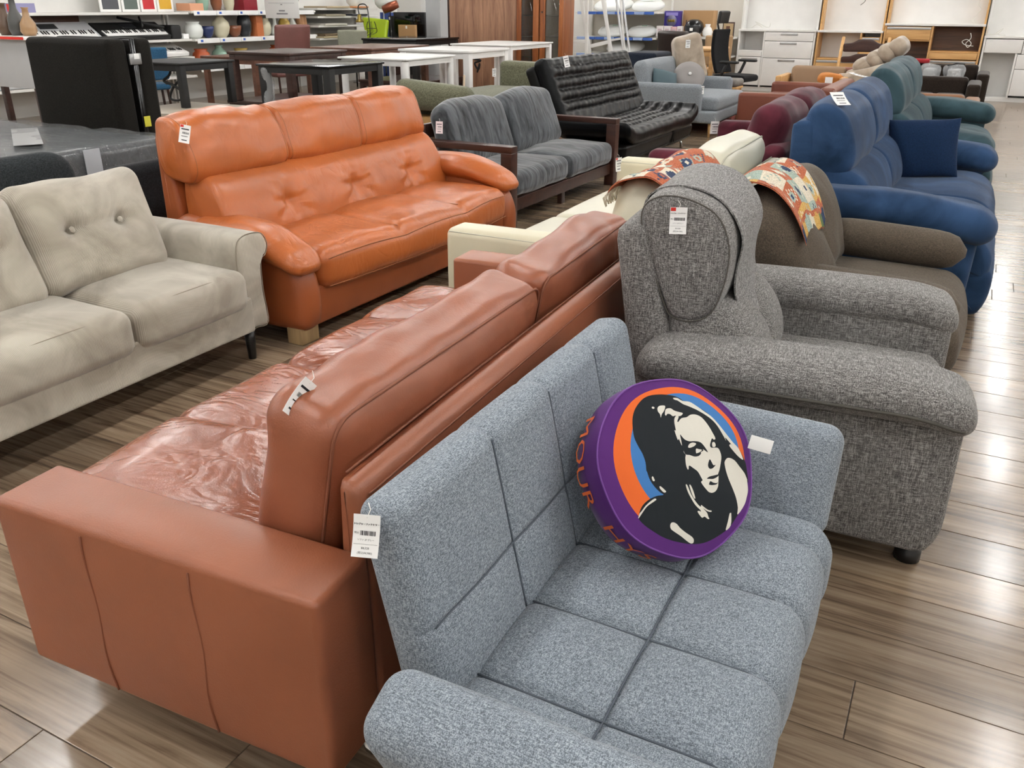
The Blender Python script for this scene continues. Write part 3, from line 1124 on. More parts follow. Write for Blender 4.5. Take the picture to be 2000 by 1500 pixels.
# ------------------------------------------------------------ charcoal velvet sofa in a dark wood frame
VC = m_velvet('charcoal_velvet', '#232527', '#62666a', (1, 4.5, 1.2), 4.5, .35)
WD = m_wood('dark_walnut', '#2a1712', '#4b2d22', 'X', .8, .35)
sofa = thing('wood_frame_sofa', 'charcoal velvet sofa in a dark wooden frame with open arms', 'sofa', (-2.76, 6.22, 0), R(-1.5))
LN = .96
for s in (-1, 1):
    y = s * (LN - .04)
    a = bb('arm_rail', (-.76, .03), (y - .045, y + .045), (.52, .565), WD, sofa, .004)
    bb('front_post', (-.055, .03), (y - .045, y + .045), (0, .52), WD, a, .004)
    bb('rear_post', (-.76, -.69), (y - .04, y + .04), (0, .52), WD, a, .004)
bb('front_rail', (-.03, .0), (-LN + .08, LN - .08), (.10, .19), WD, sofa, .004)
bb('rear_rail', (-.74, -.71), (-LN + .08, LN - .08), (.10, .19), WD, sofa, .004)
bb('back_rail', (-.77, -.735), (-LN + .08, LN - .08), (.56, .66), WD, sofa, .004)
for i in range(9):
    y = -LN + .18 + i * .2
    bb('slat', (-.71, -.03), (y - .03, y + .03), (.165, .185), WD, sofa, .003)
bb('centre_leg', (-.07, -.03), (-.03, .03), (0, .17), WD, sofa, .004)
for i, (y0, y1) in enumerate(((-.87, -.003), (.003, .87))):
    sz = (.74, y1 - y0, .175)
    V, F = rbox(sz, .06, (16, 18, 5), 5)
    V = puff(V, sz, (.02, 0, .025))
    V[:, 2] -= .03 * np.clip(-V[:, 0] / .37, 0, 1)
    V = wob(V, .010, 7, 4 + i, 2)
    mesh('seat_cushion', place(V, (-.345, (y0 + y1) / 2, .285)), F, VC, sofa)
    sz = (.18, y1 - y0, .46)
    V, F = rbox(sz, .075, (6, 20, 16), 6)
    V = puff(V, sz, (.04, 0, .02))
    V[:, 2] += .03 * (V[:, 1] / .43) * (-1 if i == 0 else 1) * (V[:, 2] > 0) * 0 + .025 * np.cos(V[:, 1] / .43 * PI / 2) * np.clip(V[:, 2] / .23, 0, 1)
    V = wob(V, .014, 5, 8 + i)
    mesh('back_cushion', place(V, (-.60, (y0 + y1) / 2, .565), (0, R(-20), 0)), F, VC, sofa)
price_tag((-3.36, 5.30, .655), (R(-18), R(3), R(35)), 'pale pink price tag on the charcoal velvet back cushion', .05, .085, False, False, m_plain('pink_paper', '#ead9da', .6))

# ------------------------------------------------------------ black leather folding sofa
LK = m_leather('black_leather', '#0a0b0d', .34, 9, .15, .1, stretch=(1, 2.2, 1), wdist=.02, spec=.14)
LKD = m_leather('black_leather_side', '#0f0e0d', .42, 6, .1, .1, spec=.16)
sofa = thing('sofa_bed', 'black leather sofa bed with rows of gathered tufting', 'sofa', (-2.80, 8.62, 0), R(-1.5))
LN = 1.06
def gathered(L, W, T, rows, margin=.16):
    """flat pad in x(width W)-y(length L), gathered rows across the middle"""
    V, F = rbox((W, L, T), T * .42, (44, 84, 3), 4)
    W_ = np.clip(V[:, 2] / (T / 2), 0, 1)
    u = (V[:, 0] + W / 2) / W
    inn = np.clip((1 - np.abs(V[:, 1]) / (L / 2)) * (L / 2) / margin, 0, 1)
    inn = inn * inn * (3 - 2 * inn)
    band = np.zeros(len(V))
    lo, hi = .22, .88
    uu = np.clip((u - lo) / (hi - lo), 0, 1)
    ph = uu * rows
    band = np.abs(np.sin(PI * ph)) ** .6
    mid = ((u > lo) & (u < hi)) * inn
    gath = np.sin(V[:, 1] * 62 + 1.2 * np.sin(V[:, 1] * 17) + 2.0 * np.floor(ph)) * (1 - .55 * band)
    V[:, 2] += W_ * (.018 + mid * (.036 * band - .026 + .009 * gath) + (1 - mid) * .004 * np.sin(V[:, 1] * 40 + V[:, 0] * 9))
    V = wob(V, .006, 6, rows)
    return V, F
V, F = gathered(2.08, .80, .13, 4)
def curl(V):
    # the outer ends of the seat curve up
    Z = .10 * np.clip((np.abs(V[:, 1]) - .72) / .32, 0, 1) ** 2
    V = V.copy(); V[:, 2] += Z
    return V
mesh('seat_pad', place(curl(V), (-.33, 0, .315), (0, R(0), PI)), F, LK, sofa)
V, F = gathered(2.08, .70, .13, 4)
V = place(V, (0, 0, 0), (0, 0, PI))
mesh('back_pad', place(V, (-.755, 0, .665), (0, R(66), 0)), F, LK, sofa)
V, F = rbox((.62, 2.0, .12), .04, (4, 10, 2), 4)
mesh('back_board', place(V, (-.865, -.02, .63), (0, R(66), 0)), F, LKD, sofa)
for y0, y1 in ((-.99, .33), (.335, .99)):
    pr_ = round_poly([(-.66, .12), (-.05, .08), (.01, .13), (.03, .26), (-.66, .26)], [.03, .05, .06, .03, .03])
    V, F = extr(pr_, y1 - y0, .04, 8, 4, .006)
    o = mesh('base_panel', place(V, (0, (y0 + y1) / 2, 0)), F, LKD, sofa)
    lp = rect_loop((y1 - y0) / 2 - .05, .055, .03)
    seam([(.024 - .008, a + (y0 + y1) / 2, b + .185) for a, b in lp], LKD, o, .004, True)
for y in (-.85, .85):
    for x in (-.08, -.62):
        V, F = tube([(x, y, .13), (x + .03, y, .06), (x + .035, y, .005)], .016, 8)
        mesh('leg', V, F, MAT_CHROME, sofa)
price_tag((-3.40, 7.57, .985), (R(-10), R(-12), R(35)), 'white price tag hanging at the top corner of the black leather sofa bed', .05, .10)
# ------------------------------------------------------------ brown fabric sofa, right row
FB = m_fabric('brown_wool_cloth', [(.40, '#413a32'), (.5, '#52493f'), (.60, '#655b4f')], 500, .25, .1, .2, .25, .25, 5)
sofa = in_room(thing('brown_sofa', 'brown fabric sofa with loose back pillows and bolster arms, under a kilim', 'sofa', (-.35, 3.72, 0)))
V, F = rbox((.86, .86, .26), .10, (16, 16, 6), 6)
V = puff(V, (.86, .86, .26), (.03, 0, .03))
mesh('seat_cushion', place(V, (-.32, 3.72, .265)), F, FB, sofa)
bb('base', (-.78, .02), (3.20, 4.26), (.06, .22), FB, sofa, .05, n=4)
bb('back_frame', (-.84, -.70), (3.20, 4.26), (.08, .62), FB, sofa, .05, n=4)
def loose_cushion(name, w, h, t_, loc, rot, mat, parent, seed, bl=.05, r=.08):
    sz = (t_, w, h)
    V, F = rbox(sz, r, (6, 22, 18), 6)
    V = puff(V, sz, (bl, .0, .0))
    V[:, 2] += .03 * np.cos(V[:, 1] / w * PI) * np.clip(V[:, 2] / h * 2, 0, 1)
    V = wob(V, .022, 4.5, seed)
    V = wob(V, .006, 13, seed + 5)
    return mesh(name, place(V, loc, rot), F, mat, parent)
loose_cushion('back_cushion', .50, .48, .20, (-.575, 3.94, .555), (R(-4), R(-28), 0), FB, sofa, 4)
loose_cushion('back_cushion', .54, .49, .21, (-.558, 3.43, .555), (R(3), R(-30), 0), FB, sofa, 9)
for y in (4.13, 3.27):
    V, F = tube([(x, 0, 0) for x in np.linspace(-.31, .31, 16)], [.085 * min(1, math.sqrt(max(.02, 1 - (abs(i - 7.5) / 7.55) ** 6))) for i in range(16)], 18)
    V[:, 1] *= 1.25
    mesh('arm_bolster', place(V, (-.22, y, .475), (0, R(2), 0)), F, FB, sofa)
for x, y in ((-.05, 3.28), (-.05, 4.18), (-.75, 3.28), (-.75, 4.18)):
    V, F = lathe([(.025, 0), (.03, .08)], 12)
    mesh('foot', place(V, (x, y, 0)), F, MAT_BLACKP, sofa)
in_room(None)

# ------------------------------------------------------------ white leather sofa, middle row
LW = m_leather('cream_leather', '#cfccb8', .36, 6, .12, .04, wdist=.015)
LWA = m_leather('ivory_leather', '#d6d0b6', .45, 6, .05, .03)
LWS = m_plain('cream_stitching', '#b9b7a5', .7)
sofa = in_room(thing('white_sofa', 'cream leather sofa with square arms between the russet and maroon sofas', 'sofa', (-1.42, 4.16, 0)))
for y0, y1 in ((3.06, 3.215), (5.10, 5.26)):
    o = bb('arm', (-1.93, -.96), (y0, y1), (.14, .575), LWA, sofa, .035, n=(10, 4, 6), k=5, bl=(.006, .008, .008))
    for yy in (y0 + .006, y1 - .006):
        seam([(x, yy, .560) for x in np.linspace(-1.91, -.98, 10)], LWS, o, .0025)
bb('seat_frame', (-1.90, -.98), (3.21, 5.10), (.14, .27), LW, sofa, .02, n=(4, 8, 2))
for y0, y1 in ((3.225, 4.152), (4.158, 5.09)):
    sz = (.80, y1 - y0, .16)
    V, F = rbox(sz, .055, (12, 14, 5), 5)
    V = puff(V, sz, (.012, 0, .03))
    mesh('seat_cushion', place(V, (-1.535, (y0 + y1) / 2, .335)), F, LW, sofa)
pr_ = round_poly([(-1.02, .14), (-.905, .14), (-.895, .62), (-.92, .665), (-1.0, .66)], [.02, .02, .03, .03, .03])
V, F = extr(pr_, 1.88, .03, 10, 4, .006)
o = mesh('back_panel', place(V, (0, 4.155, 0)), F, LW, sofa)
seam([(-.975, y, .667) for y in np.linspace(3.25, 5.06, 20)], LWS, o, .0025)
for i, (y0, y1) in enumerate(((3.25, 4.14), (4.17, 5.09))):
    sz = (.23, y1 - y0, .40)
    V, F = rbox(sz, .085, (8, 20, 12), 6)
    V = puff(V, sz, (.03, .02, .015))
    V = wob(V, .012, 5, i * 6)
    o = mesh('back_cushion', place(V, (-1.15, (y0 + y1) / 2, .60), (0, R(14), 0)), F, LW, sofa)
    lp = rect_loop(sz[1] / 2 + .0, sz[2] / 2 + .0, .09, 8)
    Q = wob(np.array([(.065, a, b) for a, b in lp]), .012, 5, i * 6)
    seam(place(Q, (-1.15, (y0 + y1) / 2, .60), (0, R(14), 0)), LWS, o, .004, True)
for x, y in ((-1.86, 3.14), (-1.86, 5.18), (-1.02, 3.14), (-1.02, 5.18)):
    V, F = lathe([(.02, 0), (.02, .145)], 12)
    mesh('leg', place(V, (x, y, 0)), F, MAT_CHROME, sofa)
in_room(None)
price_tag((-1.905, 5.085, .545), (R(0), R(-4), R(55)), 'small white and red price tag on the far cream leather arm', .045, .085, False, True)

# ------------------------------------------------------------ the kilim across the two sofa backs
KM = {k: m_fabric('kilim_' + k, [(.42, a), (.5, b), (.58, c)], 420, .5, .05, .15) for k, a, b, c in (
    ('rust', '#8e4a33', '#a85c40', '#bb7150'), ('cream', '#bdb29e', '#d3cab6', '#e2dac8'), ('navy', '#1f2c44', '#2b3b58', '#394a68'),
    ('ochre', '#a87f3e', '#c19a55', '#d0ac6c'), ('sage', '#7f8f86', '#98a79c', '#adb9ae'), ('green', '#46552f', '#5c6d40', '#718253'))}
kil = in_room(thing('kilim', 'small rust patterned kilim with fringe thrown across the sofa backs', 'rug', (-.9, 3.5, .7)))
pth = resample(catmull([(-1.248, .765), (-1.23, .792), (-1.18, .818), (-1.08, .832), (-.985, .775), (-.92, .735), (-.84, .740), (-.775, .812), (-.70, .862), (-.61, .852), (-.54, .802), (-.488, .735), (-.452, .665)], 8, False), 97, False)
NU, NV = 96, 72
def kpt(u, v):
    i = u * 96
    a = int(min(i, 95)); f = i - a
    p = pth[a] * (1 - f) + pth[a + 1] * f
    yn, yf = 3.22 - .03 * u, 4.14 - .50 * u
    y = yn + (yf - yn) * v
    return (p[0] + .012 * math.sin(v * 7 + u * 3), y, p[1] + .010 * math.sin(v * 9 + u * 5) + .006 * math.sin(v * 23) + .018 * max(0, v - .8) * 5 * math.sin(u * 12) * .3)
V = [kpt(i / NU, j / NV) for i in range(NU + 1) for j in range(NV + 1)]
V2 = [(x, y, z - .006) for x, y, z in V]
F, MI = [], []
keys = list(KM)
def motif(i, j):
    rr = random.Random((i // 3) * 131 + (j // 12) * 7919)
    a, b = i, j
    if i >= NU - 7:                                    # stepped border at the front end
        k = (j // 9) % 6
        return (('navy', 'ochre', 'sage', 'cream', 'ochre', 'green')[k] if i >= NU - 5 - (j % 9 in (3, 4, 5)) else 'rust')
    if i < 6:
        return ('rust', 'navy', 'rust', 'sage', 'rust', 'cream')[(j // 8) % 6] if i > 2 else 'rust'
    bi, bj = (i - 6) // 10, j // 12
    ci, cj = (i - 6) % 10, j % 12
    rr = random.Random(bi * 57 + bj * 113)
    kind = rr.choice(('rust', 'rust', 'rust', 'sage', 'ochre', 'rust', 'cream'))
    mot = rr.choice(('cream', 'cream', 'navy', 'sage', 'ochre'))
    d = abs(ci - 4.5) * 1.15 + abs(cj - 5.5) * .8
    step = math.floor(d)
    if step <= 2 + rr.choice((0, 1)):
        return mot if step > 0 else rr.choice(('rust', 'navy', 'cream'))
    if step == 4 and (ci + cj) % 3 == 0:
        return rr.choice(('navy', 'cream', 'sage'))
    return kind
n1 = (NU + 1) * (NV + 1)
for i in range(NU):
    for j in range(NV):
        a = i * (NV + 1) + j
        F.append((a, a + NV + 1, a + NV + 2, a + 1))
        MI.append(keys.index(motif(i, j)))
        F.append((n1 + a + 1, n1 + a + NV + 2, n1 + a + NV + 1, n1 + a))
        MI.append(0)
for i in range(NU):
    for j in (0, NV):
        a = i * (NV + 1) + j
        F.append((a, a + NV + 1, a + NV + 1 + n1, a + n1)); MI.append(0)
for j in range(NV):
    for i in (0, NU):
        a = i * (NV + 1) + j
        F.append((a, a + 1, a + 1 + n1, a + n1)); MI.append(0)
o = mesh('woven_cloth', V + V2, F, list(KM.values()), kil)
o.data.polygons.foreach_set('material_index', MI)
fr_ = []
rf = random.Random(3)
for j in range(0, 140):
    x, y, z = kpt(0, j / 139)
    L = .05 + rf.random() * .02
    fr_.append(tube([(x, y, z - .003), (x - .012 - rf.random() * .01, y + rf.uniform(-.012, .012), z - L * .5), (x - .010, y + rf.uniform(-.02, .02), z - L)], .0028, 5))
o = mesh('fringe', *join(fr_), KM['cream'], kil)
o['kind'] = 'stuff'
in_room(None)

# ------------------------------------------------------------ recliner-backed sofas: blue and teal
def panel_back_sofa(name, label, y0, y1, mat, arm_w=.22, x0=-.80, xf=.16, ncol=2, top=1.0, armz=.62, seam_m=None, armx=-.62, flare=.0):
    so = in_room(thing(name, label, 'sofa', ((x0 + xf) / 2, (y0 + y1) / 2, 0)))
    yi0, yi1 = y0 + arm_w - .02, y1 - arm_w + .02
    # outer back shell
    pr_ = round_poly([(x0 + .03, .10), (x0 + .22, .10), (x0 + .20, .5), (x0 + .10, top - .06), (x0 + .0, top - .08)], [.03, .03, .1, .03, .03])
    V, F = extr(pr_, yi1 - yi0, .025, 8, 4)
    mesh('back_frame', place(V, (0, (yi0 + yi1) / 2, 0)), F, mat, so)
    w = (yi1 - yi0) / ncol
    for c in range(ncol):
        yc = yi0 + (c + .5) * w
        hp = catmull([(x0 + .08, top - .31), (x0 + .20, top - .335), (x0 + .30, top - .30), (x0 + .312, top - .2), (x0 + .255, top - .05), (x0 + .15, top + .012), (x0 + .065, top - .03), (x0 + .05, top - .16)], 6)
        V, F = extr(hp, w * .99, .045, 14, 7, .016, m=70)
        V = place(V, (0, yc, 0)); V = wob(V, .010, 6, c * 3 + y0)
        mesh('headrest', V, F, mat, so)
        mp_ = catmull([(x0 + .11, top - .58), (x0 + .32, top - .62), (x0 + .435, top - .57), (x0 + .445, top - .47), (x0 + .38, top - .345), (x0 + .25, top - .29), (x0 + .10, top - .30)], 6)
        V, F = extr(mp_, w * .99, .045, 14, 7, .016, m=70)
        V = place(V, (0, yc, 0)); V = wob(V, .008, 6, c * 5 + y0)
        mesh('back_cushion', V, F, mat, so)
        lp = catmull([(x0 + .16, .33), (x0 + .34, .32), (x0 + .465, .36), (x0 + .48, top - .60), (x0 + .40, top - .575), (x0 + .2, top - .55)], 6)
        V, F = extr(lp, w * .99, .03, 10, 6, .006, m=60)
        mesh('lumbar_cushion', place(V, (0, yc, 0)), F, mat, so)
        sp = catmull([(x0 + .25, .25), (x0 + .25, .40), (x0 + .40, .435), (xf - .20, .455), (xf - .03, .43), (xf + .045, .36), (xf + .055, .27), (xf + .02, .22), (xf - .20, .20)], 6)
        V, F = extr(sp, w * .99, .04, 12, 6, .012, m=80)
        V = place(V, (0, yc, 0)); V = wob(V, .008, 6, c * 7 + y0)
        mesh('seat_cushion', V, F, mat, so)
        fp = catmull([(xf - .22, .08), (xf + .0, .05), (xf + .055, .09), (xf + .075, .2), (xf + .05, .28), (xf - .1, .29), (xf - .22, .25)], 6)
        V, F = extr(fp, w * .985, .04, 12, 6, .012, m=60)
        mesh('footrest', place(V, (0, yc, 0)), F, mat, so)
    for s, yc in ((-1, y0 + arm_w / 2), (1, y1 - arm_w / 2)):
        bp = round_poly([(x0 + .14, .06), (xf - .06, .05), (xf - .04, .12), (xf - .03, armz - .09), (x0 + .14, armz - .09)], [.03, .03, .05, .03, .03])
        V, F = extr(bp, arm_w * .72, .035, 6, 4, .006)
        a = mesh('arm_panel', place(V, (0, yc, 0)), F, mat, so)
        sz = (xf - armx + .06, arm_w * 1.05, .16)
        V, F = rbox(sz, .075, (18, 8, 4), 6)
        V = puff(V, sz, (.015, .01, .015))
        tt = np.clip((V[:, 0] + sz[0] / 2) / sz[0], 0, 1)
        V[:, 2] += -.07 * np.clip(tt - .4, 0, 1) ** 1.5 + .02 * (1 - tt)
        V[:, 1] *= 1 + .25 * (tt - .4)
        V = place(V, ((xf + armx) / 2, yc, armz - .075))
        V = wob(V, .006, 7, 2 + s)
        mesh('arm_pad', V, F, mat, a)
    for x in (x0 + .2, xf - .15):
        for y in (y0 + .12, y1 - .12):
            V, F = lathe([(.025, 0), (.025, .08)], 10)
            mesh('foot', place(V, (x, y, 0)), F, MAT_BLACKP, so)
    in_room(None)
    return so
MB = m_cord('blue_corduroy', '#1f3450', '#344f73', (1, 1), 230, 3.5, .2, .15)
MT = m_velvet('teal_grey_fabric', '#22363d', '#3d545b', (1, 1, 1), 4, .15, 420, .15)
panel_back_sofa('recliner_sofa', 'blue corduroy recliner sofa with puffy panelled back', 4.36, 6.72, MB)
panel_back_sofa('recliner_sofa', 'teal grey fabric recliner sofa beyond the blue one', 6.92, 9.55, MT, .30, -.80, .14, 2, 1.02, .64, armx=-.55)
price_tag((-.60, 4.66, 1.035), (R(-58), R(0), R(40)), 'white price tag lying on the near headrest of the blue corduroy sofa', .075, .10)
price_tag((-.74, 6.50, 1.03), (R(-80), R(0), R(70)), 'white price tag lying on top of the far blue headrest', .06, .12)
V, F = pillow(.42, .37, .15, 24, .05, 3)
th = in_room(thing('throw_pillow', 'plain navy square throw pillow on the blue corduroy sofa', 'cushion', (-.12, 6.30, .45)))
MN = m_fabric('navy_cotton', [(.4, '#0f1f3a'), (.5, '#152945'), (.6, '#1c3354')], 500, .2, .1, .3)
mesh('cover', place(V, (-.242, 6.12, .625), (R(-14), R(-5), R(8))), F, MN, th)
in_room(None)

# ------------------------------------------------------------ maroon sofa
MM = m_velvet('maroon_chenille', '#38121b', '#5a2431', (1, 1, 1), 5, .12, 380, .2)
sofa = in_room(thing('maroon_sofa', 'maroon fabric two-seat sofa beyond the cream leather one', 'sofa', (-1.42, 6.45, 0)))
for y0, y1 in ((5.48, 5.64), (7.22, 7.40)):
    bb('arm', (-1.86, -1.12), (y0, y1), (.08, .585), MM, sofa, .045, n=(8, 4, 6), k=5, bl=(.008, .01, .008))
bb('base', (-1.82, -1.0), (5.62, 7.24), (.08, .28), MM, sofa, .03, n=(4, 8, 2))
bb('back_frame', (-1.14, -.985), (5.52, 7.36), (.08, .66), MM, sofa, .06, n=(3, 8, 6), k=5)
for i, (y0, y1) in enumerate(((5.66, 6.425), (6.435, 7.20))):
    sz = (.66, y1 - y0, .17)
    V, F = rbox(sz, .055, (10, 12, 5), 5)
    V = puff(V, sz, (.012, 0, .025))
    mesh('seat_cushion', place(V, (-1.51, (y0 + y1) / 2, .345)), F, MM, sofa)
    sz = (.24, y1 - y0 + .04, .48)
    V, F = rbox(sz, .10, (8, 18, 14), 6)
    V = puff(V, sz, (.035, .02, .02))
    V = wob(V, .014, 5, i * 4 + 2)
    mesh('back_cushion', place(V, (-1.17, (y0 + y1) / 2, .645), (0, R(14), 0)), F, MM, sofa)
in_room(None)
for x, y in ((-1.76, 5.58), (-1.76, 7.3), (-1.08, 5.58), (-1.08, 7.3)):
    V, F = lathe([(.02, 0), (.025, .1)], 10)
    o = mesh('leg', V, F, MAT_BLACKP, sofa)
    o.location = (x + 1.42, y - 6.45, 0)
price_tag((-1.885, 7.24, .53), (R(0), R(0), R(38)), 'white price tag on the maroon sofa arm', .075, .10)
# ------------------------------------------------------------ plain materials for the back of the shop
def pm_(n, c, r=.5, **k):
    return m_plain(n, c, r, **k)
MWHITE = pm_('white_laminate', '#e9e8e5', .35)
MWOODL = m_wood('birch_veneer', '#b98a52', '#d6ab72', 'X', 1, .45)
MWOODO = m_wood('oak_veneer', '#a8824f', '#c79f68', 'X', 1, .45)
MDARKW = m_wood('dark_brown_wood', '#2b1a15', '#46302a', 'X', 1, .3)
MMIDW = m_wood('brown_wood', '#4d3126', '#6d4a3a', 'Y', 1, .35)
MWALN = m_wood('walnut_panel', '#6e4a38', '#ad8468', 'Z', 1.3, .45, rings=10)
MREDW = m_wood('red_brown_wood', '#6a3718', '#9a5a2c', 'Z', 1, .35)
MBLK = pm_('black_lacquer', '#0d0e11', .25)
MBLKM = pm_('black_matt', '#141414', .6)
MALU = pm_('brushed_aluminium', '#b9babb', .35, metal=1)
MGREYL = pm_('pale_grey_paint', '#b9babb', .6)
MGOLD = pm_('brass', '#9a8748', .3, metal=1)
t = NT('clear_glass')
MGLASS = t.done((.9, .95, .93, 1), .02, None, .5, trans=1.0)

# ------------------------------------------------------------ wall cabinets along the back wall
YF = 17.0
def cab(name, label, x0, x1, top, h=2.05, mat=MWHITE, edge=MWHITE, depth=.45):
    o = in_room(thing(name, label, 'cabinet', ((x0 + x1) / 2, YF + depth / 2, 0)))
    for x in (x0, x1 - .03):
        bb('side_panel', (x, x + .03), (YF + .0, YF + depth), (0, top), edge, o, .002)
        bb('upper_side_panel', (x, x + .03), (YF + .16, YF + depth), (top, h), edge, o, .002)
    bb('back_panel', (x0 + .03, x1 - .03), (YF + depth - .02, YF + depth), (.06, h), MWHITE, o, .001)
    bb('counter', (x0 - .005, x1 + .005), (YF - .015, YF + depth - .02), (top, top + .035), MWHITE, o, .003)
    bb('plinth', (x0 + .03, x1 - .03), (YF + .05, YF + depth - .02), (0, .07), edge, o, .002)
    return o
def drawer(o, x0, x1, z0, z1, mat=MWHITE, handle=True, strip=None):
    d = bb('drawer', (x0 + .004, x1 - .004), (YF - .012, YF + .30), (z0 + .004, z1 - .004), mat, o, .003)
    if handle:
        bb('handle', ((x0 + x1) / 2 - .15, (x0 + x1) / 2 + .15), (YF - .02, YF - .010), (z1 - .055, z1 - .02), MALU, d, .003)
    if strip:
        bb('handle_strip', (x0 + .01, x1 - .01), (YF - .018, YF - .010), (z1 - .05, z1 - .01), strip, d, .003)
    return d
def shelf_in(o, x0, x1, z, mat=MWHITE, d=.42):
    return bb('shelf', (x0, x1), (YF + .01, YF + d), (z - .012, z + .012), mat, o, .002)
c1 = cab('sideboard_cabinet', 'white sideboard cabinet with three wide drawers behind the office chair', -4.15, -2.77, 1.035)
bb('divider', (-3.69, -3.66), (YF, YF + .43), (.07, 1.035), MWHITE, c1, .002)
for z0, z1 in ((.10, .585), (.585, .875), (.875, 1.03)):
    drawer(c1, -3.66, -2.80, z0, z1)
drawer(c1, -4.12, -3.69, .60, .69, handle=False)
drawer(c1, -4.12, -3.69, .10, .60)
shelf_in(c1, -4.12, -3.69, .70)
in_room(None)
c2 = cab('display_cabinet', 'birch-edged white cabinet with an open niche behind the high chair', -2.745, -1.66, 1.035, edge=MWOODL)
bb('divider', (-2.02, -1.99), (YF, YF + .43), (.07, 1.035), MWOODL, c2, .002)
shelf_in(c2, -2.71, -2.02, .60, MWOODL)
drawer(c2, -2.71, -2.02, .42, .585, MWOODL, False, MALU)
drawer(c2, -2.71, -2.02, .10, .42, MWOODL, False, MALU)
drawer(c2, -1.99, -1.69, .80, .97, MWOODL, False, MALU)
drawer(c2, -1.99, -1.69, .10, .80, MWOODL, False, MALU)
in_room(None)
c3 = cab('display_cabinet', 'oak cabinet with white worktop and dark open niches', -1.64, -.10, 1.16, edge=MWOODL)
bb('divider', (-.90, -.87), (YF, YF + .43), (.07, 1.16), MWOODL, c3, .002)
bb('niche_back', (-1.60, -.13), (YF + .40, YF + .425), (.07, 1.15), m_wood('niche_back_wood', '#3d2a20', '#6b4b35', 'X'), c3, .001)
drawer(c3, -1.61, -.90, .94, 1.15, MWOODL, False, MALU)
shelf_in(c3, -1.61, -.90, .93, MWOODL)
shelf_in(c3, -.87, -.13, .76, MWOODL)
drawer(c3, -.87, -.13, .64, .75, MWOODL, False)
drawer(c3, -.87, -.13, .32, .63, MWOODL, False, MALU)
drawer(c3, -.87, -.13, .08, .32, MWOODL, False, MALU)
in_room(None)
c4 = cab('desk_cabinet', 'white desk cabinet with a knee space at the right edge', -.08, 1.75, .985)
drawer(c4, -.05, .50, .76, .975, handle=False)
bb('divider', (.42, .45), (YF, YF + .43), (.07, .76), MWHITE, c4, .002)
for z0, z1 in ((.10, .52), (.52, .75), (.75, .975)):
    drawer(c4, .50 if z0 > .7 else .45, 1.70, z0, z1, handle=False)
in_room(None)
def cord(name, label, pts, r=.006, mat=None):
    o = mesh(name, *tube(catmull(pts, 6, False), r, 6), mat or pm_('cable_white', '#d8d6cf', .5))
    return tag(o, label, 'cable')
cord('power_cable', 'coiled pale power cable hanging in the oak cabinet niche', [(-.30, 16.985, 1.06), (-.28, 16.975, .98), (-.34, 16.97, .90), (-.30, 16.97, .84), (-.26, 16.97, .90), (-.33, 16.97, .96), (-.40, 16.97, .93), (-.35, 16.97, .88), (-.22, 16.975, .86)])
cord('power_cable', 'pale power cable tied up above the white worktop of the oak cabinet', [(-.25, 17.2, 1.62), (-.27, 17.15, 1.5), (-.22, 17.15, 1.42), (-.28, 17.15, 1.33), (-.31, 17.14, 1.25), (-.26, 17.12, 1.21)])
cord('power_cable', 'small pale cable lying on the desk cabinet worktop', [(-.02, 17.1, 1.035), (.1, 17.05, 1.06), (.16, 17.1, 1.13), (.08, 17.12, 1.06), (.22, 17.08, 1.03)])
cord('power_cable', 'thin dark cable hanging in the birch-edged cabinet', [(-2.1, 17.3, 1.75), (-2.12, 17.28, 1.62), (-2.06, 17.28, 1.55), (-2.13, 17.28, 1.48)], .005, MBLKM)
# power cable bundle on the white sideboard
cord('power_cable', 'wrapped clear cable lying on the white sideboard worktop', [(-3.95, 17.1, 1.085), (-3.85, 17.05, 1.15), (-3.75, 17.1, 1.10), (-3.9, 17.12, 1.20), (-3.65, 17.1, 1.10), (-3.6, 17.05, 1.18)])

# ------------------------------------------------------------ wall shelving with round ceiling lamps
MSHELF = pm_('shelf_white_metal', '#dcdad4', .4)
MBLUE = pm_('blue_shelf_strip', '#3d63b4', .5)
MBLUEL = pm_('pale_blue_shelf_strip', '#9db4e0', .5)
sh = in_room(thing('wall_shelving', 'cream metal wall shelving with blue price strips carrying round lamps', 'shelf', (-5.6, 17.1, 0)))
bb('back_panel', (-7.3, -4.2), (17.45, 17.48), (0, 2.2), pm_('shelf_back_beige', '#cfcac0', .7), sh, .002)
for x in (-7.3, -5.62, -4.22):
    bb('upright', (x, x + .035), (17.41, 17.45), (0, 2.2), MSHELF, sh, .002)
for z in (.60, .90, 1.35):
    s_ = bb('shelf', (-7.25, -5.58), (16.5, 17.43), (z - .03, z), MSHELF, sh, .003)
    for k in range(8):
        x0_ = -7.2 + k * .195
        bb('price_strip', (x0_, x0_ + .185), (16.485, 16.499), (z - .045, z + .005), MBLUE if k % 3 else MBLUEL, s_, .001)
s_ = bb('shelf', (-5.57, -4.18), (16.5, 17.43), (.90, .93), MSHELF, sh, .003)
bb('shelf', (-5.57, -4.18), (16.5, 17.43), (.58, .61), MSHELF, sh, .003)
in_room(None)
t = NT('lamp_diffuser')
MDIFF = t.done(srgb('#e3e5e3'), .3, None, .5)
MCARDG = pm_('green_price_card', '#7fbf8f', .6)
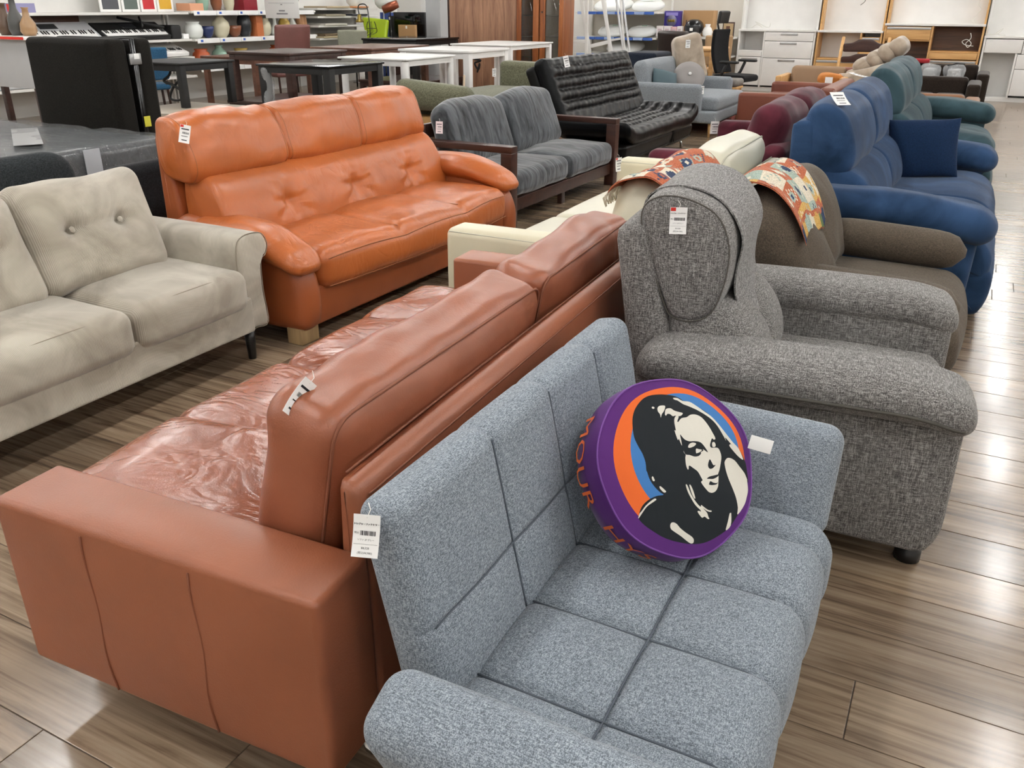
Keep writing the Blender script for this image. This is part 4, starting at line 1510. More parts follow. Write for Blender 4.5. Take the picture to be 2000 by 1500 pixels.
def ceil_lamp(x, y, z, r, label, card):
    V, F = lathe([(r * .88, .0), (r, .03), (r * .97, .07), (r * .78, .12), (r * .45, .145), (.02, .15)], 32)
    o = thing('round_lamp', label, 'lamp', (x, y, z), 0, 'round ceiling lamps on the wall shelf')
    q = rotm(R(12), 0, 0)
    V = V @ q.T
    V[:, 2] -= V[:, 2].min()
    mesh('diffuser', V, F, MDIFF, o)
    if card:
        W, G = rbox((.24, .11, .002), .0008, 1, 1)
        W = place(W, (.03, -.06, .152), (0, 0, R(8))) @ q.T
        W[:, 2] += r * .2
        c = mesh('price_card', W, G, MPAPERW, o, False)
        W, G = rbox((.10, .03, .002), .0008, 1, 1)
        W = place(W, (.06, -.03, .155), (0, 0, R(8))) @ q.T
        W[:, 2] += r * .2
        mesh('green_print', W, G, MCARDG, c, False)
    return o
MPAPERW = MAT_PAPER
ceil_lamp(-6.62, 16.93, 1.352, .39, 'large round white ceiling lamp on the upper shelf, left one', False)
ceil_lamp(-5.90, 16.88, 1.352, .32, 'round white ceiling lamp with a price card on the upper shelf', True)
ceil_lamp(-6.58, 16.85, .902, .30, 'round white ceiling lamp on the middle shelf, left one', True)
ceil_lamp(-5.98, 16.85, .902, .29, 'round white ceiling lamp on the middle shelf, right one', True)
ceil_lamp(-6.33, 16.92, .602, .38, 'round white ceiling lamp on the lowest shelf behind the black sofa bed', False)

def carton(name, label, x, y, z, mat, cat='box', rz=0, tape=None, r=.003):
    o = in_room(thing(name, label, cat, ((x[0] + x[1]) / 2, (y[0] + y[1]) / 2, z[0])))
    b = bb('carton', x, y, z, mat, o, r)
    if tape is not None:
        cx = (x[0] + x[1]) / 2
        w = (x[1] - x[0])
        bb('label_panel', (cx - w * tape[1], cx + w * tape[1]), (y[0] - .003, y[0] + .001), (z[0] + (z[1] - z[0]) * tape[2], z[0] + (z[1] - z[0]) * tape[3]), tape[0], b, .0005)
    in_room(None)
    return o
MKRAFT = pm_('kraft_cardboard', '#a8835a', .8)
MPURP = pm_('purple_print', '#3b2c86', .4)
pb = carton('purple_box', 'small purple printed box on the shelf beside the round lamps', (-5.56, -5.27), (16.86, 17.06), (1.0, 1.37), MPURP, tape=(pm_('lilac_print', '#8f86c9', .5), .4, .78, .93))
V, F = lathe([(.10, 0), (.10, .006)], 20)
mesh('round_picture', place(V, (0, -.102, .20), (PI / 2, 0, 0)), F, pm_('gold_print', '#6d6a86', .5), pb)
for k in (-1, 0, 1):
    V, F = lathe([(.02, 0), (.028, .003), (.012, .006)], 10)
    mesh('capsule_picture', place(V, (k * .045, -.109, .20), (PI / 2, 0, 0)), F, MGOLD, pb)
carton('carton_stack_base', 'white carton block under the purple box', (-5.56, -5.27), (16.86, 17.06), (.932, .999), MWHITE)
cb = carton('brown_carton', 'large brown cardboard box reading LUP behind the motorcycle helmet', (-5.24, -4.66), (17.0, 17.3), (.932, 1.38), MKRAFT)
V, F = text_mesh('LUP', .16)
V = np.stack([V[:, 0] - .10, 0 * V[:, 0] - .152, V[:, 1] + .22], 1)
mesh('lettering', V, F, MAT_INK, cb, False)
for k, (x, w_, h_, c) in enumerate(((-5.60, .13, .18, '#e8e2e2'), (-5.46, .13, .18, '#e6dfe2'), (-5.32, .11, .17, '#dcb4b8'), (-5.20, .09, .18, '#e9e3e0'))):
    carton('cosmetic_box', ('white cosmetic box, leftmost of the four on the shelf', 'white cosmetic box, second from the left on the shelf', 'pink cosmetic box among the white ones on the shelf', 'wide white cosmetic box next to the helmet')[k], (x, x + w_), (16.56, 16.68), (.932, .932 + h_), pm_('cosmetic_carton_%d' % k, c, .5), tape=(pm_('pale_print_%d' % k, '#c9b6bd', .6), .3, .55, .75))
# helmet
V, F = rbox((.34, .36, .30), .149, (8, 8, 6), 8)
he = in_room(thing('motorcycle_helmet', 'glossy black motorcycle helmet on the shelf', 'helmet', (-4.93, 16.75, .932)))
mesh('shell', place(V, (-4.93, 16.75, 1.082)), F, MBLK, he)
V, F = rbox((.26, .02, .11), .009, (8, 1, 2), 3)
V[:, 1] += (V[:, 0] / .13) ** 2 * .05
mesh('visor', place(V, (-4.93, 16.568, 1.075)), F, pm_('visor_smoke', '#2a2c30', .08), he)
V, F = rbox((.06, .004, .05), .001, 1, 1)
mesh('sticker', place(V, (-4.93, 16.556, 1.06)), F, MAT_PAPER, he)
in_room(None)
def vase(label, loc, prof, mat, name='vase', cat='vase', seg=20, neck=None):
    o = mesh(name, *lathe(prof, seg), mat)
    o.location = loc
    return tag(o, label, cat)
vase('small white vase beside the helmet on the shelf', (-4.66, 16.7, .932), [(.05, 0), (.085, .03), (.095, .09), (.07, .15), (.04, .18), (.05, .22), (.035, .22)], MWHITE)
# framed picture leaning at the end of the shelf
pf_ = in_room(thing('framed_picture', 'small dark framed picture at the end of the wall shelf', 'picture', (-4.3, 16.85, .932)))
bb('frame', (-4.42, -4.20), (16.83, 16.85), (.932, 1.19), MDARKW, pf_, .003)
bb('print', (-4.40, -4.22), (16.822, 16.829), (.955, 1.165), pm_('brown_print', '#a88f6b', .6), pf_, .001)
bb('figure', (-4.35, -4.28), (16.818, 16.8215), (.97, 1.12), pm_('figure_print', '#5b3a2a', .6), pf_, .001)
in_room(None)
for k, (x0_, x1_) in enumerate(((-5.55, -5.32), (-5.30, -5.10), (-5.08, -4.88))):
    carton('kraft_carton', ('kraft carton under the shelf, left of three', 'kraft carton under the shelf, middle of three', 'kraft carton under the shelf, right of three')[k], (x0_, x1_), (16.55, 16.9), (.612, .80), MKRAFT, tape=(MAT_PAPER, .12, .6, .9))
V, F = tube([(-5.5, 16.7, .86), (-5.15, 16.7, .86)], .045, 14)
o = mesh('rolled_mat', V, F, pm_('grey_foam', '#7d7c78', .8))
tag(o, 'grey rolled mat lying on the kraft cartons', 'mat')
V[:, 2] -= .0

# ------------------------------------------------------------ leaning white frames and racks beside the glass cabinet
def frame_leaning(label, x, y, w, h, lean, rz, bar=.05, name='leaning_rack', inner=True, mat=MWHITE):
    o = thing(name, label, 'frame', (x, y, 0), rz)
    parts = [('stile', (-w / 2, -w / 2 + bar), (0, h)), ('stile', (w / 2 - bar, w / 2), (0, h)), ('rail', (-w / 2 + bar, w / 2 - bar), (0, bar)), ('rail', (-w / 2 + bar, w / 2 - bar), (h - bar, h))]
    if inner:
        parts.append(('rail', (-w / 2 + bar, w / 2 - bar), (h * .5, h * .5 + bar)))
    for n_, xr, zr in parts:
        V, F = rbox((xr[1] - xr[0], .03, zr[1] - zr[0]), .004, 1, 2)
        V = place(V, ((xr[0] + xr[1]) / 2, 0, (zr[0] + zr[1]) / 2))
        mesh(n_, place(V, (0, 0, .0), (R(-6), R(lean), 0)) + np.array([0, 0, abs(math.sin(R(lean))) * w / 2]), F, mat, o)
    return o
frame_leaning('tall white clothes-rack frame leaning nearest the glass cabinet', -6.02, 13.9, .34, 1.75, -3, R(10))
frame_leaning('white folding screen frame leaning between the racks', -5.62, 14.25, .42, 1.62, -13, R(15), .06)
frame_leaning('narrow white aluminium frame leaning farthest from the glass cabinet', -5.25, 14.5, .14, 1.9, -12, R(15), .035, inner=False, mat=MALU)
o = frame_leaning('slim white ladder frame leaning behind the screen frame', -5.55, 14.7, .30, 1.8, -9, R(12), .035)

# ------------------------------------------------------------ tall walnut wardrobe and glass cabinet
wd = in_room(thing('wardrobe', 'tall walnut wardrobe behind the white tables', 'wardrobe', (-7.5, 13.5, 0)))
bb('body', (-8.16, -6.80), (13.24, 13.8), (.08, 2.2), MDARKW, wd, .003)
bb('plinth', (-8.12, -6.84), (13.28, 13.78), (0, .08), MBLKM, wd, .003)
bb('door', (-8.10, -7.46), (13.205, 13.238), (.12, 2.16), MWALN, wd, .003)
bb('door', (-7.455, -6.84), (13.205, 13.238), (.12, 2.16), MWALN, wd, .003)
in_room(None)
gc = in_room(thing('glass_cabinet', 'red-brown display cabinet with narrow glass doors', 'cabinet', (-6.3, 13.3, 0)))
for x0_, x1_ in ((-6.72, -6.64), (-6.43, -6.33), (-6.31, -6.22), (-5.98, -5.91)):
    bb('stile', (x0_, x1_), (12.98, 13.03), (.06, 2.1), MREDW, gc, .004)
bb('side_panel', (-6.72, -6.69), (13.03, 13.40), (.06, 2.1), MREDW, gc, .003)
bb('side_panel', (-5.94, -5.91), (13.03, 13.40), (.06, 2.1), MREDW, gc, .003)
bb('back_panel', (-6.69, -5.94), (13.37, 13.40), (.06, 2.1), pm_('cabinet_back', '#b5a595', .6), gc, .002)
bb('plinth', (-6.72, -5.91), (12.99, 13.40), (0, .06), MREDW, gc, .003)
bb('top_panel', (-6.72, -5.91), (12.98, 13.40), (2.1, 2.13), MREDW, gc, .003)
for x0_, x1_ in ((-6.64, -6.43), (-6.22, -5.98)):
    bb('glass_pane', (x0_, x1_), (13.0, 13.008), (.12, 2.05), MGLASS, gc, .001, k=1)
for z in (.70, 1.0, 1.30):
    bb('glass_shelf', (-6.68, -5.95), (13.05, 13.36), (z, z + .008), MGLASS, gc, .001, k=1)
V, F = lathe([(.012, 0), (.012, .02)], 12)
mesh('door_knob', place(V, (-6.265, 12.98, 1.36), (PI / 2, 0, 0)), F, MBLK, gc)
in_room(None)

# ------------------------------------------------------------ column, television, folded lime chair by the left back corner
cl_ = wall('trim_1', (-9.93, -9.60), (15.3, 15.6), (0, ZC), MGREYL)
wall('trim_2', (-10.03, -9.93), (15.28, 15.62), (0, ZC), MWHITE)
tv = in_room(thing('television', 'black flat television standing by the grey column', 'television', (-10.05, 14.9, .0)))
bb('bezel', (-10.40, -9.68), (14.86, 14.92), (.90, 1.33), MBLK, tv, .006)
bb('screen', (-10.36, -9.72), (14.852, 14.859), (.95, 1.29), pm_('dark_screen', '#050608', .08), tv, .002)
bb('stand', (-10.3, -9.8), (14.7, 15.1), (0, .895), MDARKW, tv, .004)
in_room(None)
t2 = in_room(thing('television', 'smaller black screen behind the flat television', 'television', (-10.45, 15.1, 0)))
bb('bezel', (-10.66, -10.42), (15.05, 15.10), (.88, 1.26), MBLK, t2, .005)
bb('sticker', (-10.64, -10.59), (15.044, 15.049), (1.19, 1.24), MAT_PAPER, t2, .001)
bb('stand', (-10.64, -10.44), (15.12, 15.24), (0, .88), MDARKW, t2, .004)
in_room(None)
carton('kraft_carton', 'kraft carton panel standing in front of the television', (-10.12, -9.74), (14.60, 14.68), (.55, 1.11), MKRAFT, tape=(MAT_PAPER, .05, .88, .97))
bb_o = bb('carton_stand', (-10.2, -9.7), (14.45, 14.69), (0, .55), MDARKW)
tag(bb_o, 'low dark stand under the kraft carton panel', 'stand')
lm = in_room(thing('lime_chair', 'lime yellow padded chair back behind the black table', 'chair', (-10.55, 14.5, 0)))
V, F = rbox((.52, .09, .48), .04, (10, 3, 10), 4)
V[:, 0] += .10 * (V[:, 2] / .24) * -1 * (V[:, 0] < 0)
V = puff(V, (.52, .09, .48), (0, .02, 0))
mesh('back_cushion', place(V, (-10.53, 14.45, .98), (R(-10), R(4), 0)), F, pm_('lime_vinyl', '#a9c322', .35), lm)
V, F = rbox((.50, .45, .09), .04, (6, 6, 2), 4)
mesh('seat', place(V, (-10.53, 14.2, .48)), F, pm_('lime_vinyl_seat', '#a9c322', .35), lm)
for x in (-10.74, -10.32):
    for y in (14.02, 14.42):
        mesh('leg', *tube([(x, y, 0), (x, y, .44)], .014, 8), MBLK, lm)
    mesh('back_post', *tube([(x, 14.42, .44), (x - .0, 14.50, 1.0)], .012, 8), MBLK, lm)
in_room(None)
# caged work lamp hanging over the lime chair
wl = in_room(thing('caged_lamp', 'brass caged lamp on a bent black stand before the lime chair', 'lamp', (-10.4, 13.80, 0)))
mesh('stand', *tube(catmull([(-10.27, 13.80, .0), (-10.27, 13.80, .7), (-10.20, 13.80, .95), (-10.22, 13.80, 1.35), (-10.27, 13.80, 1.46), (-10.40, 13.80, 1.46), (-10.44, 13.80, 1.40), (-10.42, 13.80, 1.28)], 6, False), .010, 8), MBLK, wl)
V, F = lathe([(.08, 0), (.075, .03), (.04, .06), (.035, .12), (.02, .14)], 16)
mesh('socket', place(V, (-10.42, 13.80, 1.16)), F, MGOLD, wl)
for k in range(6):
    a = k * PI / 3
    mesh('cage_wire', *tube(catmull([(-10.42 + .07 * math.cos(a), 14.15 + .07 * math.sin(a), 1.17), (-10.42 + .10 * math.cos(a), 14.15 + .10 * math.sin(a), 1.08), (-10.42 + .09 * math.cos(a), 14.15 + .09 * math.sin(a), .97), (-10.42, 13.80, .91)], 4, False), .004, 6), MBLK, wl)
mesh('cage_ring', *tube([(-10.42 + .10 * math.cos(a), 14.15 + .10 * math.sin(a), 1.05) for a in np.linspace(0, 2 * PI, 20, False)], .004, 6, True), MBLK, wl)
V, F = lathe([(.10, 0), (.10, .015)], 16)
mesh('base', place(V, (-10.27, 13.80, 0)), F, MBLK, wl)
in_room(None)
o = bb('blue_panel', (-11.0, -10.62), (15.25, 15.28), (.0, 1.32), pm_('blue_board', '#3f5596', .6))
tag(o, 'blue display board standing behind the lime chair', 'board')
# floor lamps at the corner: two white shades, copper spot
def floor_lamp(label, x, y, h, shade, mat, pole=MALU, r=.17):
    o = in_room(thing('floor_lamp', label, 'lamp', (x, y, 0)))
    V, F = lathe([(.13, 0), (.13, .015), (.02, .03)], 18)
    mesh('base', place(V, (x, y, 0)), F, pole, o)
    mesh('pole', *tube([(x, y, .02), (x, y, h)], .009, 8), pole, o)
    if shade == 'globe':
        V, F = lathe([(r * .15, r), (r * .6, r * .85), (r * .95, r * .4), (r, 0), (r * .9, -r * .45), (r * .5, -r * .87), (.01, -r)], 20)
    else:
        V, F = lathe([(r * .4, .16), (r * .5, .0), (r * .42, -.14)], 16)
        V = V @ rotm(0, R(70), R(20)).T
    mesh('shade', place(V, (x, y, h + (.12 if shade == 'globe' else 0))), F, mat, o)
    in_room(None)
floor_lamp('white globe floor lamp left of the caged lamp', -11.35, 14.9, 1.45, 'globe', MDIFF)
floor_lamp('white globe floor lamp above the lime chair', -10.62, 14.85, 1.42, 'globe', MDIFF)
floor_lamp('copper spot floor lamp above the television', -10.18, 14.45, 1.42, 'spot', pm_('copper', '#8a4a33', .35, metal=.6), MBLK)

# ------------------------------------------------------------ left wall shelving
XW = -11.15
def gondola(name, label, y0, y1, zs, strip=False, back='#d9d7d2'):
    o = in_room(thing(name, label, 'shelf', (-11.5, (y0 + y1) / 2, 0)))
    bb('back_panel', (-11.78, -11.75), (y0, y1), (0, 2.1), pm_('shelf_back_' + name + str(int(y0)), back, .7), o, .002)
    for y in (y0, y1 - .03):
        bb('upright', (-11.75, -11.70), (y, y + .03), (0, 2.1), MSHELF, o, .002)
    for z in zs:
        s_ = bb('shelf', (-11.75, XW), (y0 + .01, y1 - .01), (z - .035, z), MSHELF, o, .003)
        if strip:
            n_ = int((y1 - y0) / .45)
            for k in range(n_):
                ya = y0 + .05 + k * (y1 - y0 - .1) / n_
                st_ = bb('price_strip', (XW, XW + .008), (ya, ya + (y1 - y0 - .1) / n_ - .01), (z - .065, z + .005), MAT_PAPER, s_, .001)
    in_room(None)
    return o
gondola('keyboard_shelving', 'white wall shelving holding the electronic keyboards', 5.6, 10.42, (.42, .70, .96, 1.345))
gondola('vase_shelving', 'white wall shelving with price strips holding vases and ceramics', 10.46, 13.45, (.52, .95, 1.36), True)
gondola('picture_shelving', 'white wall shelving stacked with flat picture frames', 13.5, 15.4, (.55, .88, 1.10, 1.26, 1.40))
# blue dots and dark print on the strips
SHP = []
for z in (.95, 1.36):
    for k in range(6):
        ya = 10.6 + k * .47
        SHP.append(rbox((.002, .05, .035), .0008, 1, 1)); SHP[-1] = (place(SHP[-1][0], (XW + .0095, ya, z - .03)), SHP[-1][1])
o = mesh('strip_print', *join(SHP), MBLUE)
o.parent = bpy.data.objects['vase_shelving']
o.location = -Vector(bpy.data.objects['vase_shelving'].location)

def keyboard(label, y0, y1, z, body, tilt=12, depth=.38, xf=XW - .03, keys=True):
    o = in_room(thing('electronic_keyboard', label, 'keyboard', (xf - depth / 2, (y0 + y1) / 2, z)))
    L = y1 - y0
    def put(V):
        V = V @ rotm(0, R(tilt), 0).T
        return V
    low = depth / 2 * math.sin(R(tilt))
    V, F = rbox((depth, L, .06), .012, (2, 4, 1), 3)
    off = np.array([xf - depth / 2, (y0 + y1) / 2, z + low + .032])
    b = mesh('body', put(V) + off, F, body, o)
    V, F = rbox((depth * .36, L * .92, .02), .003, 1, 1)
    V = place(V, (depth * .26, 0, .030))
    mesh('white_keys', put(V) + off, F, MWHITE, b)
    bk = []
    n_ = 30
    for k in range(n_):
        if k % 7 in (2, 6):
            continue
        W, G = rbox((depth * .2, L * .012, .012), .002, 1, 1)
        bk.append((put(place(W, (depth * .19, -L * .45 + (k + .5) * L * .9 / n_, .044))) + off, G))
    mesh('black_keys', *join(bk), MBLK, b)
    V, F = rbox((depth * .28, L * .20, .012), .003, 1, 1)
    mesh('display_panel', put(place(V, (-depth * .22, 0, .030))) + off, F, pm_('dark_panel', '#2a2b2e', .3), b)
    in_room(None)
keyboard('silver electronic keyboard on the upper keyboard shelf, left one', 7.45, 8.82, .962, pm_('silver_plastic', '#c4c5c8', .4), 33)
keyboard('black electronic keyboard with white keys on the upper keyboard shelf', 8.86, 10.05, .962, MBLKM, 30)
keyboard('white electronic keyboard on the lower shelf behind the teal chair', 8.95, 10.35, .702, MWHITE, 20)
keyboard('grey electronic keyboard on the lowest keyboard shelf', 6.3, 7.6, .422, MGREYL, 10)
pr0 = in_room(thing('keyboard_stand', 'folded black keyboard stand lying on the upper keyboard shelf', 'stand', (-11.4, 9.1, 1.1)))
mesh('rail', *tube([(-11.50, 9.35, 1.275), (-11.22, 9.95, 1.13)], .018, 8), MBLKM, pr0)
mesh('rail', *tube([(-11.50, 9.75, 1.275), (-11.22, 9.55, 1.15)], .016, 8), MBLKM, pr0)
in_room(None)
o = bb('printer', (-11.6, -11.2), (10.08, 10.27), (.962, 1.16), MBLKM, r=.03, k=3)
tag(o, 'dark printer at the end of the upper keyboard shelf', 'printer')
o = bb('booklet_stack', (-11.5, -11.2), (10.29, 10.40), (.962, 1.03), MAT_PAPER, r=.004)
tag(o, 'stack of pale booklets beside the dark printer', 'books')
o = bb('wooden_board', (-11.72, -11.68), (7.35, 8.85), (.98, 1.30), MMIDW)
tag(o, 'brown wooden board behind the silver keyboard', 'board')
for k, (ya, w_, c, lab) in enumerate(((9.05, .36, '#4a4c50', 'dark grey'), (9.43, .32, '#55605a', 'white-mounted'), (9.77, .29, '#b3262c', 'red'), (10.08, .31, '#c79a2c', 'yellow'))):
    o = in_room(thing('framed_print', lab + ' framed print standing on the top keyboard shelf', 'picture', (-11.45, ya + w_ / 2, 1.348)))
    bb('frame', (-11.46, -11.44), (ya, ya + w_), (1.348, 1.72), MWHITE, o, .003)
    bb('print', (-11.4395, -11.436), (ya + .04, ya + w_ - .04), (1.385, 1.69), pm_('print_' + lab.replace(' ', '_'), c, .5), o, .001)
    in_room(None)
carton('striped_carton', 'small blue and red striped carton on the top keyboard shelf', (-11.45, -11.25), (7.6, 7.9), (1.347, 1.46), pm_('lilac_carton', '#8784a8', .6), tape=(MAT_RED, .2, .1, .9))
# ceramics
CER = {k: pm_('glaze_' + k, c, .25) for k, c in (('cream', '#cfc9ae'), ('celadon', '#93b3a0'), ('dark', '#2c2f33'), ('white', '#dfe2dd'), ('brown', '#7b4a33'), ('blue', '#27335e'), ('yellow', '#c4a452'), ('red', '#7c1a26'), ('green', '#2c6e4a'), ('terracotta', '#b2542f'))}
pot = [(.07, 0), (.12, .04), (.135, .12), (.12, .19), (.085, .22), (.10, .25), (.08, .25)]
tall = [(.08, 0), (.13, .08), (.16, .20), (.14, .30), (.075, .37), (.06, .41), (.085, .45), (.06, .45)]
bott = [(.05, 0), (.07, .05), (.065, .14), (.03, .22), (.025, .30), (.035, .32), (.02, .32)]
slim = [(.06, 0), (.09, .10), (.10, .25), (.08, .36), (.06, .38)]
bowl = [(.05, 0), (.10, .04), (.13, .12), (.14, .18), (.12, .18)]
def sc(p, s, h=1):
    return [(a * s, b * h) for a, b in p]
row = [
    (10.66, .95, sc(pot, 1.1, 1.0), 'white', 'white lidded ceramic jar at the left end of the vase shelf'),
    (10.95, .95, sc(bowl, .8, 1.0), 'blue', 'dark blue patterned bowl next to the white jar'),
    (11.25, .95, sc(tall, .95, .80), 'cream', 'large cream crackle vase in the middle of the vase shelf'),
    (11.55, .95, sc(bowl, .9, 1.0), 'brown', 'brown and white ceramic bowl right of the cream vase'),
    (11.80, .95, sc(slim, 1.25, .90), 'dark', 'dark grey vase with a white sticker on the vase shelf'),
    (12.28, .95, sc(pot, .9, 1.15), 'cream', 'cream jar behind the hanging notice'),
    (12.55, .95, sc(bott, 1.2, .9), 'white', 'small white porcelain bottle behind the brown chair'),
    (12.80, .95, sc(pot, .8, 1.2), 'yellow', 'yellowish jar behind the brown chair'),
    (13.02, .95, sc(bott, 1.3, 1.15), 'white', 'tall white and blue bottle near the end of the vase shelf'),
    (10.92, 1.36, sc(slim, 1.1, 1.1), 'celadon', 'pale green celadon vase on the top shelf'),
    (11.22, 1.36, sc(slim, 1.0, 1.0), 'brown', 'brown vase on the top shelf next to the celadon one'),
    (11.50, 1.36, sc(slim, 1.0, 1.1), 'cream', 'cream vase on the top shelf beside the red boxes'),
    (13.0, 1.36, sc(bowl, 1.2, 1.0), 'green', 'dark green glass bowl at the end of the top shelf'),
    (10.75, .52, sc(pot, 1.1, 1.1), 'terracotta', 'terracotta pot on the low shelf under the vases'),
    (11.15, .52, sc(tall, .85, .7), 'celadon', 'pale green vase on the low shelf under the vases'),
    (11.65, .52, sc(pot, 1.2, 1.0), 'yellow', 'yellow pot on the low shelf under the vases'),
    (12.10, .52, sc(bowl, 1.3, 1.1), 'blue', 'blue and white bowl on the low shelf under the vases'),
    (12.55, .52, sc(pot, 1.2, 1.1), 'terracotta', 'orange red pot at the right of the low shelf'),
    (12.95, .52, sc(tall, .8, .7), 'cream', 'cream vase at the right end of the low shelf'),
]
for y, z, pf2, k, lab in row:
    vase(lab, (-11.36, y, z + .001), pf2, CER[k], 'ceramic_vase')
carton('orange_box', 'upright orange wooden box on the vase shelf', (-11.45, -11.25), (11.98, 12.14), (.951, 1.28), pm_('orange_box_paper', '#b5673a', .6))
carton('peach_box', 'flat peach box on the top shelf at its left end', (-11.5, -11.2), (10.5, 10.78), (1.361, 1.47), pm_('peach_paper', '#d39a78', .6))
carton('red_box', 'dark red glass box on the top shelf', (-11.5, -11.2), (11.68, 12.0), (1.361, 1.60), CER['red'])
# doll in clear wrap
dl = in_room(thing('wrapped_figure', 'wooden figure wrapped in clear film at the end of the vase shelf', 'ornament', (-11.33, 13.22, .951)))
V, F = rbox((.16, .20, .34), .06, 5, 4)
mesh('figure', place(V, (-11.33, 13.24, 1.135), (R(8), 0, 0)), F, m_wood('figure_wood', '#8a5c3a', '#c79a72', 'Z'), dl)
in_room(None)
# flat picture frames on the corner shelves
for k, (y, z, w_, c) in enumerate(((13.95, .881, .7, '#b7a888'), (13.95, .915, .62, '#6b5a44'), (14.7, .881, .66, '#d6d3cc'), (14.65, .915, .55, '#8f8b80'), (14.0, 1.261, .6, '#8d8471'), (14.75, 1.261, .5, '#22242a'), (14.1, 1.401, .7, '#a9977a'), (14.8, 1.401, .5, '#c2824f'), (14.0, 1.101, .66, '#c9c5bb'))):
    o = in_room(thing('framed_picture', ('flat picture frame with tan mount, lowest on the corner shelves', 'brown flat picture frame on the low corner pile', 'white flat picture frame on the low corner shelf', 'grey flat picture frame on top of the low corner pile', 'olive flat picture frame on the upper corner shelf', 'black flat picture frame on the upper corner shelf', 'tan flat picture frame on the topmost corner shelf', 'orange flat picture frame on the topmost corner shelf', 'pale flat picture frame on the middle corner shelf')[k], 'picture frame', (-11.4, y, z)))
    bb('frame', (-11.68, -11.12), (y - w_ / 2, y + w_ / 2), (z, z + .03), pm_('frame_%d' % k, c, .5), o, .003)
    bb('mount', (-11.63, -11.17), (y - w_ / 2 + .05, y + w_ / 2 - .05), (z + .0305, z + .033), pm_('mount_%d' % k, ('#d8d2c2', '#a89a80', '#9a9a94', '#d9d9d4', '#c9c2ae', '#e3e3e3', '#d9cfb8', '#e0cdb2', '#a9a79f')[k], .4), o, .001)
    in_room(None)
# hanging notice
nt = in_room(thing('hanging_notice', 'white printed notice hung in front of the vase shelves', 'sign', (-10.9, 12.2, 1.5)))
bb('sheet', (-11.02, -10.28), (11.98, 11.984), (1.243, 1.78), MAT_PAPER, nt, .001, k=1)
for z, w_, h_ in ((1.545, .20, .018), (1.48, .56, .004), (1.455, .04, .012), (1.36, .13, .018), (1.315, .24, .02)):
    bb('print_line', (-10.65 - w_ / 2, -10.65 + w_ / 2), (11.976, 11.979), (z - h_ / 2, z + h_ / 2), pm_('grey_ink_%d' % int(z * 1000), '#8a8a8e', .7), nt, .0005, k=1)
mesh('string', *tube([(-10.95, 11.982, 1.78), (-10.95, 11.982, ZC - .002)], .003, 5), MAT_THREAD, nt)
mesh('string', *tube([(-10.35, 11.982, 1.78), (-10.35, 11.982, ZC - .002)], .003, 5), MAT_THREAD, nt)
in_room(None)
# ------------------------------------------------------------ tables stacked behind the left row
def table(label, cx, cy, w, d, z0, z1, mat, leg=.07, th=.03, apron=.06, name='low_table', round_leg=False, legmat=None, splay=0):
    """table whose feet stand at z0 and whose top is at z1; w along x, d along y"""
    o = in_room(thing(name, label, 'table', (cx, cy, z0)))
    bb('tabletop', (cx - w / 2, cx + w / 2), (cy - d / 2, cy + d / 2), (z1 - th, z1), mat, o, .006)
    lm_ = legmat or mat
    for sx in (-1, 1):
        for sy in (-1, 1):
            x, y = cx + sx * (w / 2 - leg / 2 - .015), cy + sy * (d / 2 - leg / 2 - .015)
            V, F = rbox((leg, leg, z1 - th - z0), .008 if not round_leg else leg * .45, 1, 3)
            V[:, 0] += sx * splay * (-V[:, 2] / (z1 - z0))
            V[:, 1] += sy * splay * (-V[:, 2] / (z1 - z0))
            mesh('leg', place(V, (x, y, (z0 + z1 - th) / 2)), F, lm_, o)
    if apron:
        for sx in (-1, 1):
            bb('apron', (cx + sx * (w / 2 - .035) - .012, cx + sx * (w / 2 - .035) + .012), (cy - d / 2 + leg, cy + d / 2 - leg), (z1 - th - apron, z1 - th), lm_, o, .002)
        for sy in (-1, 1):
            bb('apron', (cx - w / 2 + leg, cx + w / 2 - leg), (cy + sy * (d / 2 - .035) - .012, cy + sy * (d / 2 - .035) + .012), (z1 - th - apron, z1 - th), lm_, o, .002)
    in_room(None)
    return o
MGLT = pm_('black_table_gloss', '#141619', .12)
MBEI = pm_('pale_ash_top', '#b3a898', .4)
table('pale ash low table under the black table beside the folding bed', -6.98, 6.38, .98, .92, 0, .50, MBEI, .08, .06)
table('black low table with a hanging cable, standing on the pale ash table', -7.38, 6.68, .80, .74, .501, .925, MBLKM, .07, .02)
table('dark brown low table under the black glossy table', -5.98, 7.42, 1.0, 1.12, 0, .50, MDARKW, .08, .04)
table('black table with a glossy grey top, nearest behind the orange sofa', -5.82, 7.04, .90, .88, .501, .93, MGLT, .085, .02, .06, legmat=MBLKM)
table('dark brown low table under the white tables', -6.0, 8.55, 1.1, 1.15, 0, .46, MDARKW, .08, .04)
table('white low table nearest behind the orange sofa', -5.90, 8.48, .92, 1.02, .461, .93, MWHITE, .075, .02, .06, round_leg=True)
table('dark brown table standing between the black tables and the vase shelves', -7.45, 8.42, .96, 1.05, .40, .95, MDARKW, .08, .03)
table('dark low table under the dark brown table', -7.5, 8.5, 1.1, 1.15, 0, .399, MDARKW, .08, .04)
table('brown table behind the nearest white table', -7.4, 10.02, 1.0, 1.35, .30, .95, MMIDW, .08, .03)
table('wooden low table under the brown table', -7.4, 10.1, 1.15, 1.5, 0, .299, MWOODO, .08, .04)
table('black table in front of the television', -8.38, 12.45, 1.05, 1.30, .35, .97, MGLT, .09, .03, .07, legmat=MBLKM)
table('dark low table under the far black table', -8.38, 12.45, 1.2, 1.4, 0, .349, MDARKW, .08, .04)
table('white table, the middle one of three in a row', -6.08, 10.02, 1.05, 1.05, .35, .95, MWHITE, .09, .03, .07)
